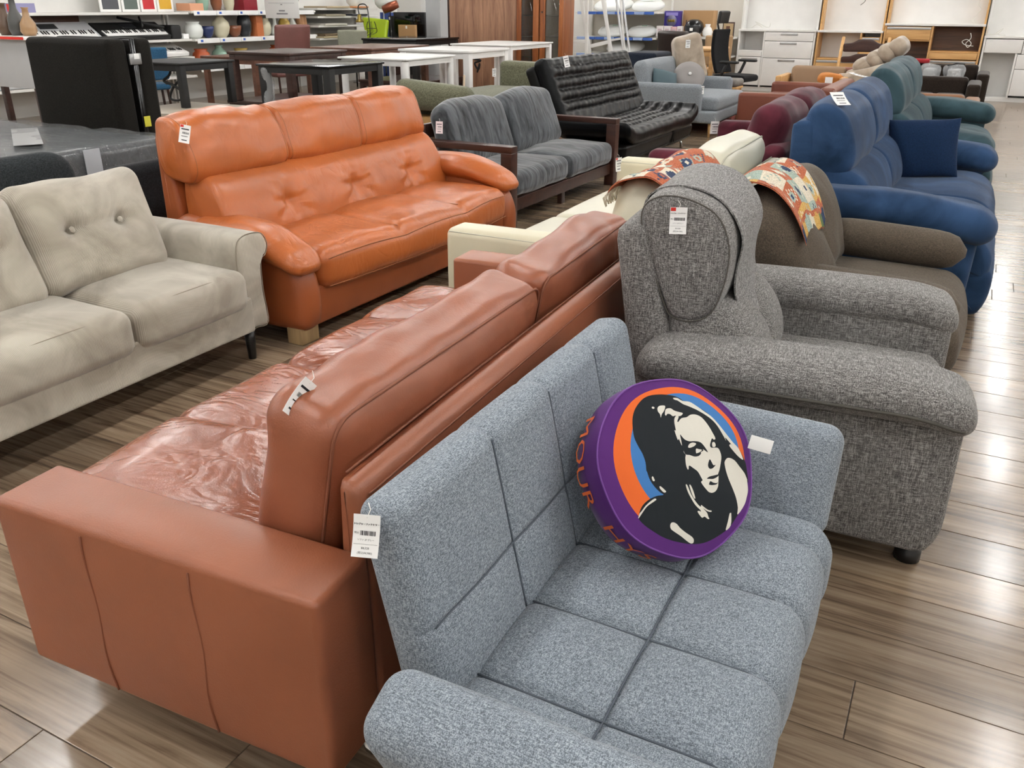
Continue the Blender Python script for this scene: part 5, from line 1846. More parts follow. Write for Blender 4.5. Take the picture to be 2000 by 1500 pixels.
table('walnut low table under the middle white table', -6.1, 10.1, 1.15, 1.15, 0, .349, MMIDW, .08, .04)
table('white table, the far one in front of the walnut wardrobe', -6.25, 11.65, .98, 1.35, 0, .96, MWHITE, .07, .02, .05)
table('reddish brown table with a parcel on it by the vase shelves', -9.2, 9.75, 1.0, 1.2, 0, .80, MMIDW, .07, .03)
carton('flat_parcel', 'flat kraft parcel lying on the reddish brown table', (-9.35, -8.95), (9.9, 10.3), (.801, .84), MKRAFT)
cord('heater_cable', 'black heater cable dangling under the black low table', [(-7.30, 6.50, .898), (-7.30, 6.45, .80), (-7.36, 6.42, .74), (-7.22, 6.42, .70), (-7.12, 6.44, .62), (-7.20, 6.44, .56), (-7.32, 6.44, .57), (-7.28, 6.44, .66), (-7.18, 6.44, .74)], .012, MBLKM)
cord('heater_cable', 'black cable bundle hanging under the far white table', [(-6.4, 11.2, .90), (-6.4, 11.15, .80), (-6.46, 11.15, .76), (-6.34, 11.15, .74), (-6.44, 11.15, .70), (-6.38, 11.15, .62), (-6.36, 11.15, .70), (-6.40, 11.15, .58)], .014, MBLKM)
t = NT('clear_wrap')
MWRAP = t.done((.86, .88, .9, 1), .12, t.bump(t.noise(9, 4, None, .6, 1.5), .8, .03), .6, alpha=.3)
V, F = rbox((.10, .10, .36), .045, (3, 3, 8), 4)
V = wob(V, .02, 9, 2)
o = mesh('leg_wrap', place(V, (-6.19, 6.66, .715)), F, MWRAP)
tag(o, 'crumpled clear plastic wrapped round a leg of the glossy black table', 'plastic wrap')
tan = pm_('pale_ladder_wood', '#c9b49a', .6)
o = mesh('wooden_stick', *tube([(-5.30, 8.86, 0), (-5.27, 8.88, .72)], [.024, .012], 8), tan)
tag(o, 'pale wooden stick standing beside the nearest white table', 'stick')

# chairs between the tables and the shelves
def chair(label, x, y, rz, seatm, backm, legm, bh=.95, bw=.46, name='dining_chair', arms=False, bt=.05, sz_=.46, bz=.52, lean=10):
    o = thing(name, label, 'chair', (x, y, 0), rz)
    V, F = rbox((bw, .46, .075), .034, (5, 5, 2), 4)
    V = puff(V, (bw, .46, .075), (0, 0, .012))
    mesh('seat', place(V, (0, 0, sz_ - .037)), F, seatm, o)
    V, F = rbox((bw, bt, bh - bz), .024 if bt < .06 else .04, (8, 2, 8), 4)
    V = puff(V, (bw, bt, bh - bz), (0, .012, .01))
    V[:, 1] -= .03 * (1 - (V[:, 0] / (bw / 2)) ** 2) * -1
    mesh('backrest', place(V, (0, .25, (bh + bz) / 2), (R(-lean), 0, 0)), F, backm, o)
    for sx in (-1, 1):
        mesh('leg', *tube([(sx * (bw / 2 - .03), -.20, 0), (sx * (bw / 2 - .045), -.18, sz_ - .07)], .018, 8), legm, o)
        mesh('leg', *tube([(sx * (bw / 2 - .03), .24, 0), (sx * (bw / 2 - .045), .19, sz_ - .06), (sx * (bw / 2 - .06), .245, bz + .1)], .018, 8), legm, o)
        if arms:
            mesh('armrest', *tube([(sx * (bw / 2 + .02), -.18, sz_ + .20), (sx * (bw / 2 + .02), .20, sz_ + .22)], .02, 8), legm, o)
            mesh('arm_post', *tube([(sx * (bw / 2 + .01), -.16, sz_ - .05), (sx * (bw / 2 + .02), -.17, sz_ + .20)], .016, 8), legm, o)
    return o
MTEALC = m_fabric('petrol_blue_cloth', [(.4, '#1d3d54'), (.5, '#2b5270'), (.6, '#3a6587')], 300, .3, .2, .3)
MBRL = m_leather('brown_chair_leather', '#6d4540', .45, 9, .2, .12)
MGRC = m_fabric('olive_grey_cloth', [(.4, '#777868'), (.5, '#8b8c7d'), (.6, '#9b9c8c')], 300, .3, .1, .3)
chair('petrol blue upholstered chair behind the black low table', -10.15, 8.55, R(180 + 60), MTEALC, MTEALC, MDARKW, .93, .55)
chair('brown leather chair turned to the vase shelves', -10.1, 11.35, R(250), MBRL, MBRL, MDARKW, 1.17, .62, bt=.07, bz=.55)
chair('olive grey chair with wooden arms near the corner shelves', -10.25, 13.35, R(215), MGRC, MGRC, MWOODO, 1.05, .52, arms=True)

# ------------------------------------------------------------ folding bed, wrapped mattress, dark seats
fb = in_room(thing('folding_bed', 'black folded bed standing upright at the left', 'bed', (-6.4, 4.9, 0)))
MFB = m_fabric('black_mattress_cloth', [(.4, '#0f0d0b'), (.5, '#171512'), (.6, '#211e1a')], 300, .3, .05, .3)
for y0, y1 in ((4.68, 4.86), (4.93, 5.10)):
    sz = (1.0, y1 - y0, 1.10)
    V, F = rbox(sz, .05, (6, 3, 6), 5)
    V = puff(V, sz, (.0, .03 if y0 < 4.8 else .02, 0))
    mesh('mattress_half', place(V, (-6.41, (y0 + y1) / 2, .66), (0, R(0), 0)), F, MFB, fb)
for y in (4.885, 4.905):
    mesh('frame_tube', *tube([(-5.90, y, .05), (-5.90, y, 1.20), (-6.92, y, 1.20), (-6.92, y, .05)], .013, 8), MBLK, fb)
bb('hinge_plate', (-5.905, -5.885), (4.84, 4.95), (1.02, 1.10), MALU, fb, .003)
bb('yellow_label', (-5.888, -5.882), (4.88, 4.94), (.55, .63), pm_('yellow_sticker', '#c9c23a', .5), fb, .001)
bb('white_label', (-5.888, -5.882), (4.88, 4.93), (1.06, 1.10), MAT_PAPER, fb, .001)
for x in (-6.86, -5.96):
    for y in (4.75, 5.03):
        V, F = lathe([(.03, -.015), (.03, .015)], 12)
        mesh('castor', place(V, (x, y, .03), (PI / 2, 0, 0)), F, MBLKM, fb)
        mesh('castor_stem', *tube([(x, y, .03), (x, y, .13)], .010, 6), MBLK, fb)
in_room(None)
mt_ = in_room(thing('mattress', 'dark grey mattress wrapped in shiny clear plastic behind the beige sofa', 'mattress', (-6.1, 3.5, .3)))
sz = (2.1, 1.85, .22)
V, F = rbox(sz, .06, (20, 18, 4), 4)
V = puff(V, sz, (0, 0, .02))
V = wob(V, .01, 3, 4)
MMAT = m_fabric('slate_mattress_cloth', [(.4, '#26292c'), (.5, '#34383c'), (.6, '#43484c')], 200, .2, .05, .3)
t = NT('wrapped_slate')
w_ = t.noise(6, 5, t.coord((1, 2.4, 1)), .6, 2.2)
MMAT = t.done(t.mix(t.noise(40, 3), srgb('#22262a'), srgb('#3c4246')), .5, t.bump(w_, .4, .05), .5, coat=.6, coat_rough=.06)
mesh('mattress_body', place(V, (-6.05, 3.45, .485)), F, MMAT, mt_)
V, F = rbox((2.13, 1.88, .25), .06, (60, 54, 8), 4)
V = puff(V, (2.13, 1.88, .25), (0, 0, .02))
V = wob(V, .014, 8, 4)
t = NT('shiny_wrap')
w_ = t.noise(7, 5, t.coord((1, 3, 1)), .6, 2.2)
w2 = t.noise(22, 4, t.coord((1, 1.6, 1)), .6, 1.5)
MWR2 = t.done((.75, .78, .8, 1), .10, t.bump(t.math('ADD', w_, t.math('MULTIPLY', w2, .5)), 1.0, .12), .8, alpha=.22)
mesh('plastic_wrap', place(V, (-6.05, 3.45, .488)), F, MWR2, mt_)
bb('paper_sheet', (-6.13, -5.23), (3.64, 3.81), (.628, .631), pm_('grey_slip', '#8d8d8c', .5), mt_, .001, rot=(0, 0, R(-33)))
bb('tape_strip', (-4.982, -4.976), (3.62, 3.74), (.40, .60), pm_('clear_tape', '#a7abb0', .3), mt_, .001)
in_room(None)
bs = in_room(thing('bed_base', 'black bed base under the plastic-wrapped mattress', 'bed', (-6.05, 3.45, 0)))
bb('base_box', (-7.1, -5.0), (2.55, 4.36), (.06, .325), MBLKM, bs, .02)
for x in (-7.0, -5.1):
    for y in (2.65, 4.26):
        mesh('leg', *tube([(x, y, 0), (x, y, .07)], .025, 8), MBLK, bs)
in_room(None)
MDKC = m_fabric('black_upholstery', [(.4, '#121316'), (.5, '#1b1c1f'), (.6, '#26282b')], 300, .25, .1, .3)
MDKG = m_fabric('slate_upholstery', [(.4, '#1f2224'), (.5, '#2a2e30'), (.6, '#363a3d')], 300, .25, .1, .3)
def tub(label, x, y, rz, mat, bh=.80, w=.62):
    o = thing('tub_chair', label, 'chair', (x, y, 0), rz)
    pr_ = round_poly([(-w / 2, .30), (w / 2, .30), (w / 2, bh), (-w / 2, bh)], [.03, .03, .14, .14], 8)
    V, F = extr(pr_, .12, .05, 4, 5, .02)
    mesh('backrest', place(V, (0, .28, 0), (R(-6), 0, 0)), F, mat, o)
    V, F = rbox((w, .6, .20), .06, 5, 4)
    mesh('seat', place(V, (0, -.02, .36)), F, mat, o)
    for sx in (-1, 1):
        for yy in (-.25, .25):
            mesh('leg', *tube([(sx * (w / 2 - .08), yy, 0), (sx * (w / 2 - .08), yy, .28)], .018, 8), MBLK, o)
    return o
tub('slate grey low-backed chair behind the left end of the beige sofa', -4.10, 2.30, R(-90), MDKG, .82, .66)
so = in_room(thing('black_seat', 'black upholstered seat squeezed behind the orange and beige sofas', 'seat', (-3.95, 3.05, 0)))
pr_ = round_poly([(2.80, .10), (3.42, .10), (3.42, .69), (2.80, .69)], [.03, .03, .05, .14], 8)
V, F = extr(pr_, .13, .05, 4, 5, .015)
V = np.stack([V[:, 1], V[:, 0], V[:, 2]], 1)
mesh('backrest', place(V, (-3.78, 0, 0)), [f[::-1] for f in F], MDKC, so)
bb('seat', (-4.4, -3.85), (2.82, 3.40), (.10, .44), MDKC, so, .05, n=4, k=4)
for x in (-4.3, -3.8):
    for y in (2.9, 3.32):
        mesh('leg', *tube([(x, y, 0), (x, y, .12)], .02, 8), MBLK, so)
in_room(None)

# ------------------------------------------------------------ olive green daybed behind the charcoal sofa
MGRN = m_fabric('olive_chenille', [(.40, '#4a4a38'), (.5, '#626250'), (.60, '#7c7b66')], 260, .4, .2, .2)
gs = in_room(thing('green_daybed', 'olive green fabric daybed with bolster ends behind the charcoal sofa', 'daybed', (-4.75, 8.3, 0)))
bb('side_rail', (-5.15, -4.30), (7.30, 9.42), (.28, .44), MWOODO, gs, .006)
sz = (.80, 1.72, .16)
V, F = rbox(sz, .05, (8, 14, 4), 4)
V = puff(V, sz, (.01, 0, .03))
mesh('seat_cushion', place(V, (-4.73, 8.36, .52)), F, MGRN, gs)
for y0, y1, zt in ((7.26, 7.50, .765), (9.20, 9.44, .86)):
    sz = (.86 if y0 < 8 else .80, y1 - y0, zt - .50)
    V, F = rbox(sz, .10 if y0 < 8 else .06, (12, 6, 6), 6)
    V = puff(V, sz, (.0, .012, .0))
    V[:, 2] += -.03 * (V[:, 0] / .43) * (V[:, 2] > 0) * (1 if y0 < 8 else .3)
    mesh('bolster', place(V, (-4.72 if y0 < 8 else -4.60, (y0 + y1) / 2, (zt + .50) / 2)), F, MGRN, gs)
for x in (-5.1, -4.36):
    for y in (7.36, 9.36):
        bb('leg', (x - .03, x + .03), (y - .03, y + .03), (0, .29), MWOODO, gs, .004)
in_room(None)
price_tag((-5.035, 9.17, .74), (R(0), R(0), R(40)), 'white price tag on the far bolster of the olive daybed', .045, .09)

# ------------------------------------------------------------ pale grey sofa with cushions beyond the black one
MLG = m_fabric('pale_grey_cloth', [(.40, '#666b70'), (.5, '#7e8388'), (.60, '#92979c')], 300, .25, .15, .3)
lg = in_room(thing('pale_grey_sofa', 'pale grey fabric sofa with thin arms beyond the black sofa bed', 'sofa', (-3.3, 11.15, 0)))
bb('base', (-3.85, -2.72), (10.42, 11.92), (.16, .30), MLG, lg, .03, n=4, k=3)
sz = (.84, 1.30, .16)
V, F = rbox(sz, .05, (8, 12, 4), 4); V = puff(V, sz, (.015, 0, .02))
mesh('seat_cushion', place(V, (-3.15, 11.17, .37)), F, MLG, lg)
for y0, y1 in ((10.40, 10.56), (11.80, 11.96)):
    bb('arm', (-3.80, -2.92), (y0, y1), (.16, .60), MLG, lg, .055, n=5, k=5)
sz = (.18, 1.34, .56)
V, F = rbox(sz, .08, (4, 12, 8), 5); V = puff(V, sz, (.02, 0, .01))
mesh('backrest', place(V, (-3.72, 11.18, .56), (0, R(-8), 0)), F, MLG, lg)
for x in (-3.72, -2.80):
    for y in (10.5, 11.85):
        mesh('leg', *tube([(x, y, 0), (x, y, .17)], [.014, .022], 8), MWOODL, lg)
in_room(None)
price_tag((-2.916, 10.47, .54), (R(0), R(0), R(60)), 'white price tag on the near arm of the pale grey sofa', .05, .09)
V, F = lathe([(.02, -.055), (.10, -.07), (.18, -.05), (.205, 0), (.18, .05), (.10, .07), (.02, .055)], 28)
o = in_room(thing('round_cushion', 'round grey button cushion on the pale grey sofa', 'cushion', (-3.2, 11.5, .45)))
mesh('cover', place(V, (-3.34, 11.30, .625), (R(58), R(0), R(25))), F, pm_('grey_knit', '#8a8583', .9), o)
V, F = lathe([(.0, .0), (.022, .003), (.02, .014), (.0, .02)], 12, False)
mesh('button', place(V, (-3.315, 11.245, .662), (R(58), 0, R(25))), F, MWHITE, o)
in_room(None)
V, F = pillow(.36, .30, .15, 14, .0)
o = in_room(thing('teal_pillow', 'dusty teal pillow leaning in the near corner of the pale grey sofa', 'cushion', (-3.45, 10.8, .45)))
mesh('cover', place(V, (-3.50, 10.80, .575), (R(-20), R(12), R(55))), F, pm_('dusty_teal_cotton', '#4c5d63', .9), o)
in_room(None)
V, F = rbox((.42, .26, .60), .08, (6, 5, 8), 5)
V = wob(V, .03, 4, 6)
o = in_room(thing('beige_cushion', 'large beige back cushion standing at the far end of the pale grey sofa', 'cushion', (-3.5, 11.75, .45)))
mesh('cover', place(V, (-3.53, 11.86, .80), (0, R(-14), R(40))), F, m_velvet('beige_suede', '#8f8375', '#b7a896', (1, 1, 1), 4, .2), o)
in_room(None)
price_tag((-3.50, 11.665, 1.0), (R(0), R(0), R(20)), 'white price tag on the large beige back cushion', .06, .10)

# wooden chair, red fabric, office chair
st_ = table('wooden stool with a grey padded seat beside the pale grey sofa', -3.12, 12.42, .36, .38, 0, .44, MWOODL, .04, .03, .05, 'wooden_stool')
st_['category'] = 'stool'
V, F = rbox((.38, .40, .10), .045, 5, 4)
mesh('seat_pad', place(V, (0, 0, .49)), F, pm_('grey_seat_cloth', '#77726c', .9), st_)
for k, (x, y, w_, lab) in enumerate(((-3.05, 11.95 + .25, .55, 'salmon pink cloth lying on the floor under the wooden chair'),)):
    V, F = rbox((w_, .9, .10), .04, (8, 10, 2), 3)
    V = wob(V, .03, 5, 3)
    V[:, 2] = np.maximum(V[:, 2], -.05)
    o = mesh('floor_cloth', place(V, (x - .1, y - .1, .052)), F, pm_('salmon_cloth', '#b5645a', .9))
    tag(o, lab, 'cloth')
oc = in_room(thing('office_chair', 'black mesh office chair with headrest in front of the white sideboard', 'chair', (-3.2, 13.2, 0)))
MMESH = m_fabric('black_mesh', [(.4, '#0b0b0c'), (.5, '#131315'), (.6, '#1d1e20')], 260, .3, .05, .3)
oc_r = rotm(0, 0, R(78))
def ocp(V):
    return V @ oc_r.T + np.array([-3.2, 13.2, 0])
V, F = rbox((.50, .50, .09), .04, (8, 8, 2), 4)
V[:, 2] -= .03 * np.clip(-V[:, 1] - .15, 0, 1) * 3
mesh('seat', ocp(place(V, (0, 0, .50))), F, MMESH, oc)
V, F = rbox((.48, .05, .60), .022, (8, 2, 10), 4)
V[:, 1] += .25 * (V[:, 0]) ** 2 * -1 * 1.2 + .05 * np.cos(V[:, 2] * 5)
mesh('backrest', ocp(place(V, (0, .26, .85), (R(-8), 0, 0))), F, MMESH, oc)
V, F = rbox((.30, .05, .17), .022, (8, 2, 4), 4)
V[:, 1] -= (V[:, 0]) ** 2 * .9
mesh('headrest', ocp(place(V, (0, .30, 1.31), (R(8), 0, 0))), F, MBLKM, oc)
mesh('neck_post', ocp(tube([(0, .33, 1.10), (0, .37, 1.22), (0, .33, 1.30)], .014, 8)[0]), tube([(0, .33, 1.10), (0, .37, 1.22), (0, .33, 1.30)], .014, 8)[1], MBLKM, oc)
for sx in (-1, 1):
    p_ = [(sx * .24, .12, .48), (sx * .30, .08, .56), (sx * .30, .02, .70)]
    mesh('arm_post', ocp(tube(p_, .022, 8)[0]), tube(p_, .022, 8)[1], MBLKM, oc)
    V, F = rbox((.08, .28, .035), .015, (2, 4, 1), 3)
    mesh('armrest', ocp(place(V, (sx * .30, -.02, .72))), F, MBLKM, oc)
mesh('gas_post', ocp(tube([(0, 0, .10), (0, 0, .47)], .026, 10)[0]), tube([(0, 0, .10), (0, 0, .47)], .026, 10)[1], MALU, oc)
for k in range(5):
    a = 2 * PI * k / 5 + .4
    p_ = [(0, 0, .13), (.16 * math.cos(a), .16 * math.sin(a), .115), (.31 * math.cos(a), .31 * math.sin(a), .085)]
    b_ = mesh('base_arm', ocp(tube(p_, [.03, .024, .018], 8)[0]), tube(p_, [.03, .024, .018], 8)[1], MALU, oc)
    V, F = lathe([(.032, -.02), (.032, .02)], 12)
    mesh('castor', ocp(place(V, (.31 * math.cos(a), .31 * math.sin(a), .033), (PI / 2, 0, a))), F, MBLK, b_)
in_room(None)
table('orange wooden table behind the pale grey sofa cushions', -3.95, 14.1, .55, .9, 0, .86, MWOODL, .06, .03, .08, 'wooden_table')
chair('beige padded chair back behind the orange wooden table', -4.2, 15.75, R(200), pm_('tan_pad', '#a98b68', .8), pm_('tan_pad_back', '#a98b68', .8), MWOODL, 1.0, .46)
chair('dark brown leather armchair back in front of the kraft cartons', -4.55, 14.9, R(160), MBRL, m_leather('dark_brown_leather', '#2a201d', .4), MDARKW, 1.08, .60, 'leather_chair', bt=.12, bz=.45)
o = bb('navy_bench', (-4.95, -4.45), (13.2, 14.0), (.0, .80), m_fabric('navy_bench_cloth', [(.4, '#12161f'), (.5, '#1b212d'), (.6, '#272e3b')], 260, .3, .1, .3), r=.05, k=4)
tag(o, 'navy upholstered bench arm behind the pale grey sofa', 'bench')

# ------------------------------------------------------------ far end of the right row
def box_sofa(name, label, x0, x1, y0, y1, mat, seat=.42, arm=.58, back=.68, face='-y', aw=.16, cush=None, legs=MBLK):
    """plain box sofa; face says which way it looks"""
    so = in_room(thing(name, label, 'sofa', ((x0 + x1) / 2, (y0 + y1) / 2, 0)))
    if face in ('+x', '-x'):
        for ya, yb in ((y0, y0 + aw), (y1 - aw, y1)):
            bb('arm', (x0, x1), (ya, yb), (.08, arm), mat, so, .04, n=4, k=4)
        xb = (x0, x0 + .18) if face == '+x' else (x1 - .18, x1)
        bb('backrest', xb, (y0 + aw, y1 - aw), (.08, back), mat, so, .05, n=4, k=4)
        xs = (x0 + .16, x1 - .01) if face == '+x' else (x0 + .01, x1 - .16)
        ym = (y0 + y1) / 2
        for ya, yb in ((y0 + aw + .004, ym - .003), (ym + .003, y1 - aw - .004)):
            bb('seat_cushion', xs, (ya, yb), (.20, seat), cush or mat, so, .05, n=5, k=4, bl=(.0, 0, .02))
        bb('base', (x0 + .05, x1 - .05), (y0 + .1, y1 - .1), (.08, .22), mat, so, .01)
    else:
        for xa, xb in ((x0, x0 + aw), (x1 - aw, x1)):
            bb('arm', (xa, xb), (y0, y1), (.08, arm), mat, so, .04, n=4, k=4)
        yb_ = (y1 - .18, y1) if face == '-y' else (y0, y0 + .18)
        bb('backrest', (x0 + aw, x1 - aw), yb_, (.08, back), mat, so, .05, n=4, k=4)
        ys = (y0 + .01, y1 - .16) if face == '-y' else (y0 + .16, y1 - .01)
        xm = (x0 + x1) / 2
        for xa, xb in ((x0 + aw + .004, xm - .003), (xm + .003, x1 - aw - .004)):
            bb('seat_cushion', (xa, xb), ys, (.20, seat), cush or mat, so, .05, n=5, k=4, bl=(.0, 0, .02))
        bb('base', (x0 + .1, x1 - .1), (y0 + .05, y1 - .05), (.08, .22), mat, so, .01)
    for x in (x0 + .1, x1 - .1):
        for y in (y0 + .1, y1 - .1):
            mesh('leg', *tube([(x, y, 0), (x, y, .1)], .02, 8), legs, so)
    in_room(None)
    return so
MBL2 = m_leather('chestnut_leather', '#6f3a28', .42, 6, .08, .1)
box_sofa('chestnut_sofa', 'chestnut leather sofa seen from the side beyond the maroon one', -2.52, -1.45, 10.6, 12.6, MBL2, .40, .52, .60, '-x')
tc_ = in_room(thing('wooden_sofa', 'wooden-armed sofa with tan cushions behind the chestnut leather sofa', 'sofa', (-2.1, 13.4, 0)))
for x in (-2.58, -1.72):
    bb('arm', (x, x + .08), (12.95, 13.7), (.42, .56), MWOODL, tc_, .02, k=3)
    for y in (12.98, 13.64):
        bb('leg', (x + .01, x + .07), (y, y + .05), (0, .42), MWOODL, tc_, .006)
bb('seat_cushion', (-2.48, -1.74), (12.95, 13.65), (.30, .45), pm_('tan_suede', '#8d745c', .9), tc_, .05, n=4, k=4)
sz = (.76, .16, .34)
V, F = rbox(sz, .07, 6, 4)
mesh('back_cushion', place(V, (-2.11, 13.62, .50), (R(-10), 0, 0)), F, pm_('tan_suede_back', '#8d745c', .9), tc_)
in_room(None)
box_sofa('chestnut_sofa', 'long chestnut leather sofa back in front of the birch-edged cabinet', -2.55, -1.15, 14.3, 15.1, MBL2, .40, .55, .62, '+y')
# orange folded bag on the wooden sofa
V, F = rbox((.34, .26, .14), .05, 5, 3); V = wob(V, .03, 6, 1)
o = in_room(thing('folded_bag', 'orange folded bag on the wooden-armed sofa', 'bag', (-1.8, 13.2, .45)))
mesh('bag', place(V, (-1.86, 13.2, .53), (0, 0, R(15))), F, pm_('orange_canvas', '#b4702f', .8), o)
bb('white_panel', (-1.92, -1.82), (13.055, 13.06), (.48, .56), MAT_PAPER, o, .001)
in_room(None)
# beige floor recliner
MBG = m_velvet('beige_microfibre', '#8f8070', '#b7aa99', (1, 1, 1), 4, .25)
br = in_room(thing('floor_recliner', 'beige quilted recliner chair with a puffy tilted back', 'armchair', (-1.35, 14.0, 0)))
for k, (dx, dz, L, r_) in enumerate(((0, 0, .62, .12), (.16, .10, .60, .115), (.30, .19, .58, .11), (.43, .27, .55, .10))):
    sz = (.22, .66, .24)
    V, F = rbox(sz, .10, (4, 10, 4), 5)
    V = wob(V, .02, 6, k)
    mesh('back_pad', place(V, (-1.52 + dx, 13.7, .68 + dz), (0, R(-58), 0)), F, MBG, br)
sz = (.55, .62, .24)
V, F = rbox(sz, .10, (6, 6, 4), 5); V = wob(V, .02, 5, 8)
mesh('seat_cushion', place(V, (-1.62, 13.7, .46)), F, MBG, br)
for y in (13.33, 14.07):
    sz = (.70, .18, .30)
    V, F = rbox(sz, .085, (6, 4, 4), 5); V = wob(V, .015, 5, y)
    mesh('arm_pad', place(V, (-1.45, y, .52), (0, R(-16), 0)), F, MBG, br)
bb('base', (-1.8, -1.05), (13.38, 14.02), (.0, .40), MBG, br, .06, n=3, k=3)
in_room(None)
# wooden high chair with black back
hc = in_room(thing('high_chair', 'wooden high chair with two black curved back boards', 'high chair', (-1.78, 15.55, 0)))
for x in (-2.12, -1.42):
    mesh('post', *tube([(x, 15.35, 0), (x, 15.75, 1.0)], .026, 8), MWOODL, hc)
    mesh('foot_rail', *tube([(x, 15.30, .03), (x, 15.95, .03)], .026, 8), MWOODL, hc)
for z, h_, yy in ((.865, .17, 15.69), (.68, .12, 15.62)):
    P_ = [(-.33, -h_ / 2), (.33, -h_ / 2), (.33, h_ * .25), (.2, h_ * .3), (.1, h_ * .62), (-.1, h_ * .62), (-.2, h_ * .3), (-.33, h_ * .25)]
    V, F = extr(round_poly(P_, .03), .025, .008, 2, 3)
    V[:, 1] += .12 * (1 - (V[:, 0] / .33) ** 2) * .5
    mesh('back_board', place(V, (-1.77, yy, z)), F, MDARKW, hc)
bb('seat_board', (-2.10, -1.44), (15.40, 15.75), (.50, .53), MWOODL, hc, .006)
bb('foot_board', (-2.10, -1.44), (15.32, 15.60), (.25, .28), MWOODL, hc, .006)
in_room(None)
MDB = m_fabric('espresso_velour', [(.4, '#1c1511'), (.5, '#271f1a'), (.6, '#332a23')], 240, .25, .2, .3)
box_sofa('espresso_sofa', 'dark espresso velour sofa, the nearer of two before the oak cabinet', -1.05, .02, 12.6, 13.5, MDB, .40, .565, .60, '-y')
box_sofa('espresso_sofa', 'dark espresso velour sofa carrying wrapped parcels, the farther of two', -1.15, .10, 14.1, 15.0, MDB, .42, .60, .68, '-y')
box_sofa('caramel_sofa', 'caramel leather low sofa behind the teal recliner sofa', -1.0, .04, 10.6, 11.7, m_leather('caramel_leather', '#80573a', .45, 6, .08, .1), .38, .50, .52, '-y')
for k, (x, w_, lab) in enumerate(((-.68, .24, 'left clear plastic parcel on the dark sofa'), (-.36, .25, 'right clear plastic parcel with a black handle on the dark sofa'))):
    V, F = rbox((w_, .24, .24), .05, (5, 5, 5), 3)
    V = wob(V, .03, 8, k * 4)
    o = in_room(thing('plastic_parcel', lab, 'parcel', (x, 14.55, .44)))
    mesh('wrap', place(V, (x, 14.4, .58), (0, R(8 - 12 * k), R(20))), F, MWRAP, o)
    V, F = rbox((w_ * .7, .17, .17), .03, 3, 3)
    mesh('contents', place(V, (x, 14.4, .56)), F, pm_('white_contents_%d' % k, '#c9cbcb', .6), o)
    if k:
        mesh('handle', *tube([(x - .10, 14.28, .69), (x, 14.27, .72), (x + .12, 14.28, .715)], .008, 6), MBLK, o)
    in_room(None)
V, F = rbox((.30, .2, .06), .02, 3, 2)
o = mesh('red_cushion', place(V, (-.88, 14.85, .715)), F, pm_('red_cloth', '#9c1f26', .8))
tag(o, 'small red cloth on the back of the farther dark sofa', 'cloth')
# white desk at the far left and items on it
ld = in_room(thing('white_counter', 'white counter with a red edged top at the far left', 'counter', (-8.9, 5.9, 0)))
bb('counter_top', (-9.6, -8.25), (5.6, 6.2), (1.13, 1.16), MWHITE, ld, .004)
bb('red_edge', (-8.75, -8.245), (5.594, 5.599), (1.135, 1.16), MAT_RED, ld, .001)
bb('front_panel', (-9.55, -8.30), (5.66, 5.70), (.68, 1.13), MGREYL, ld, .004)
for x in (-9.5, -8.34):
    bb('leg', (x - .03, x + .03), (5.68, 5.74), (0, .68), MDARKW, ld, .004)
    bb('leg', (x - .03, x + .03), (6.08, 6.14), (0, 1.13), MDARKW, ld, .004)
in_room(None)
for k, (x, h_, c, lab) in enumerate(((-8.85, .30, '#5b4636', 'brown bottle on the white counter, left one'), (-8.68, .36, '#4a4a48', 'dark bottle on the white counter, middle one'), (-8.50, .26, '#9a7a58', 'tan bottle on the white counter, right one'))):
    vase(lab, (x, 5.85, 1.161), sc(bott, 1.1, h_ / .32), pm_('bottle_%d' % k, c, .3), 'bottle', 'bottle')
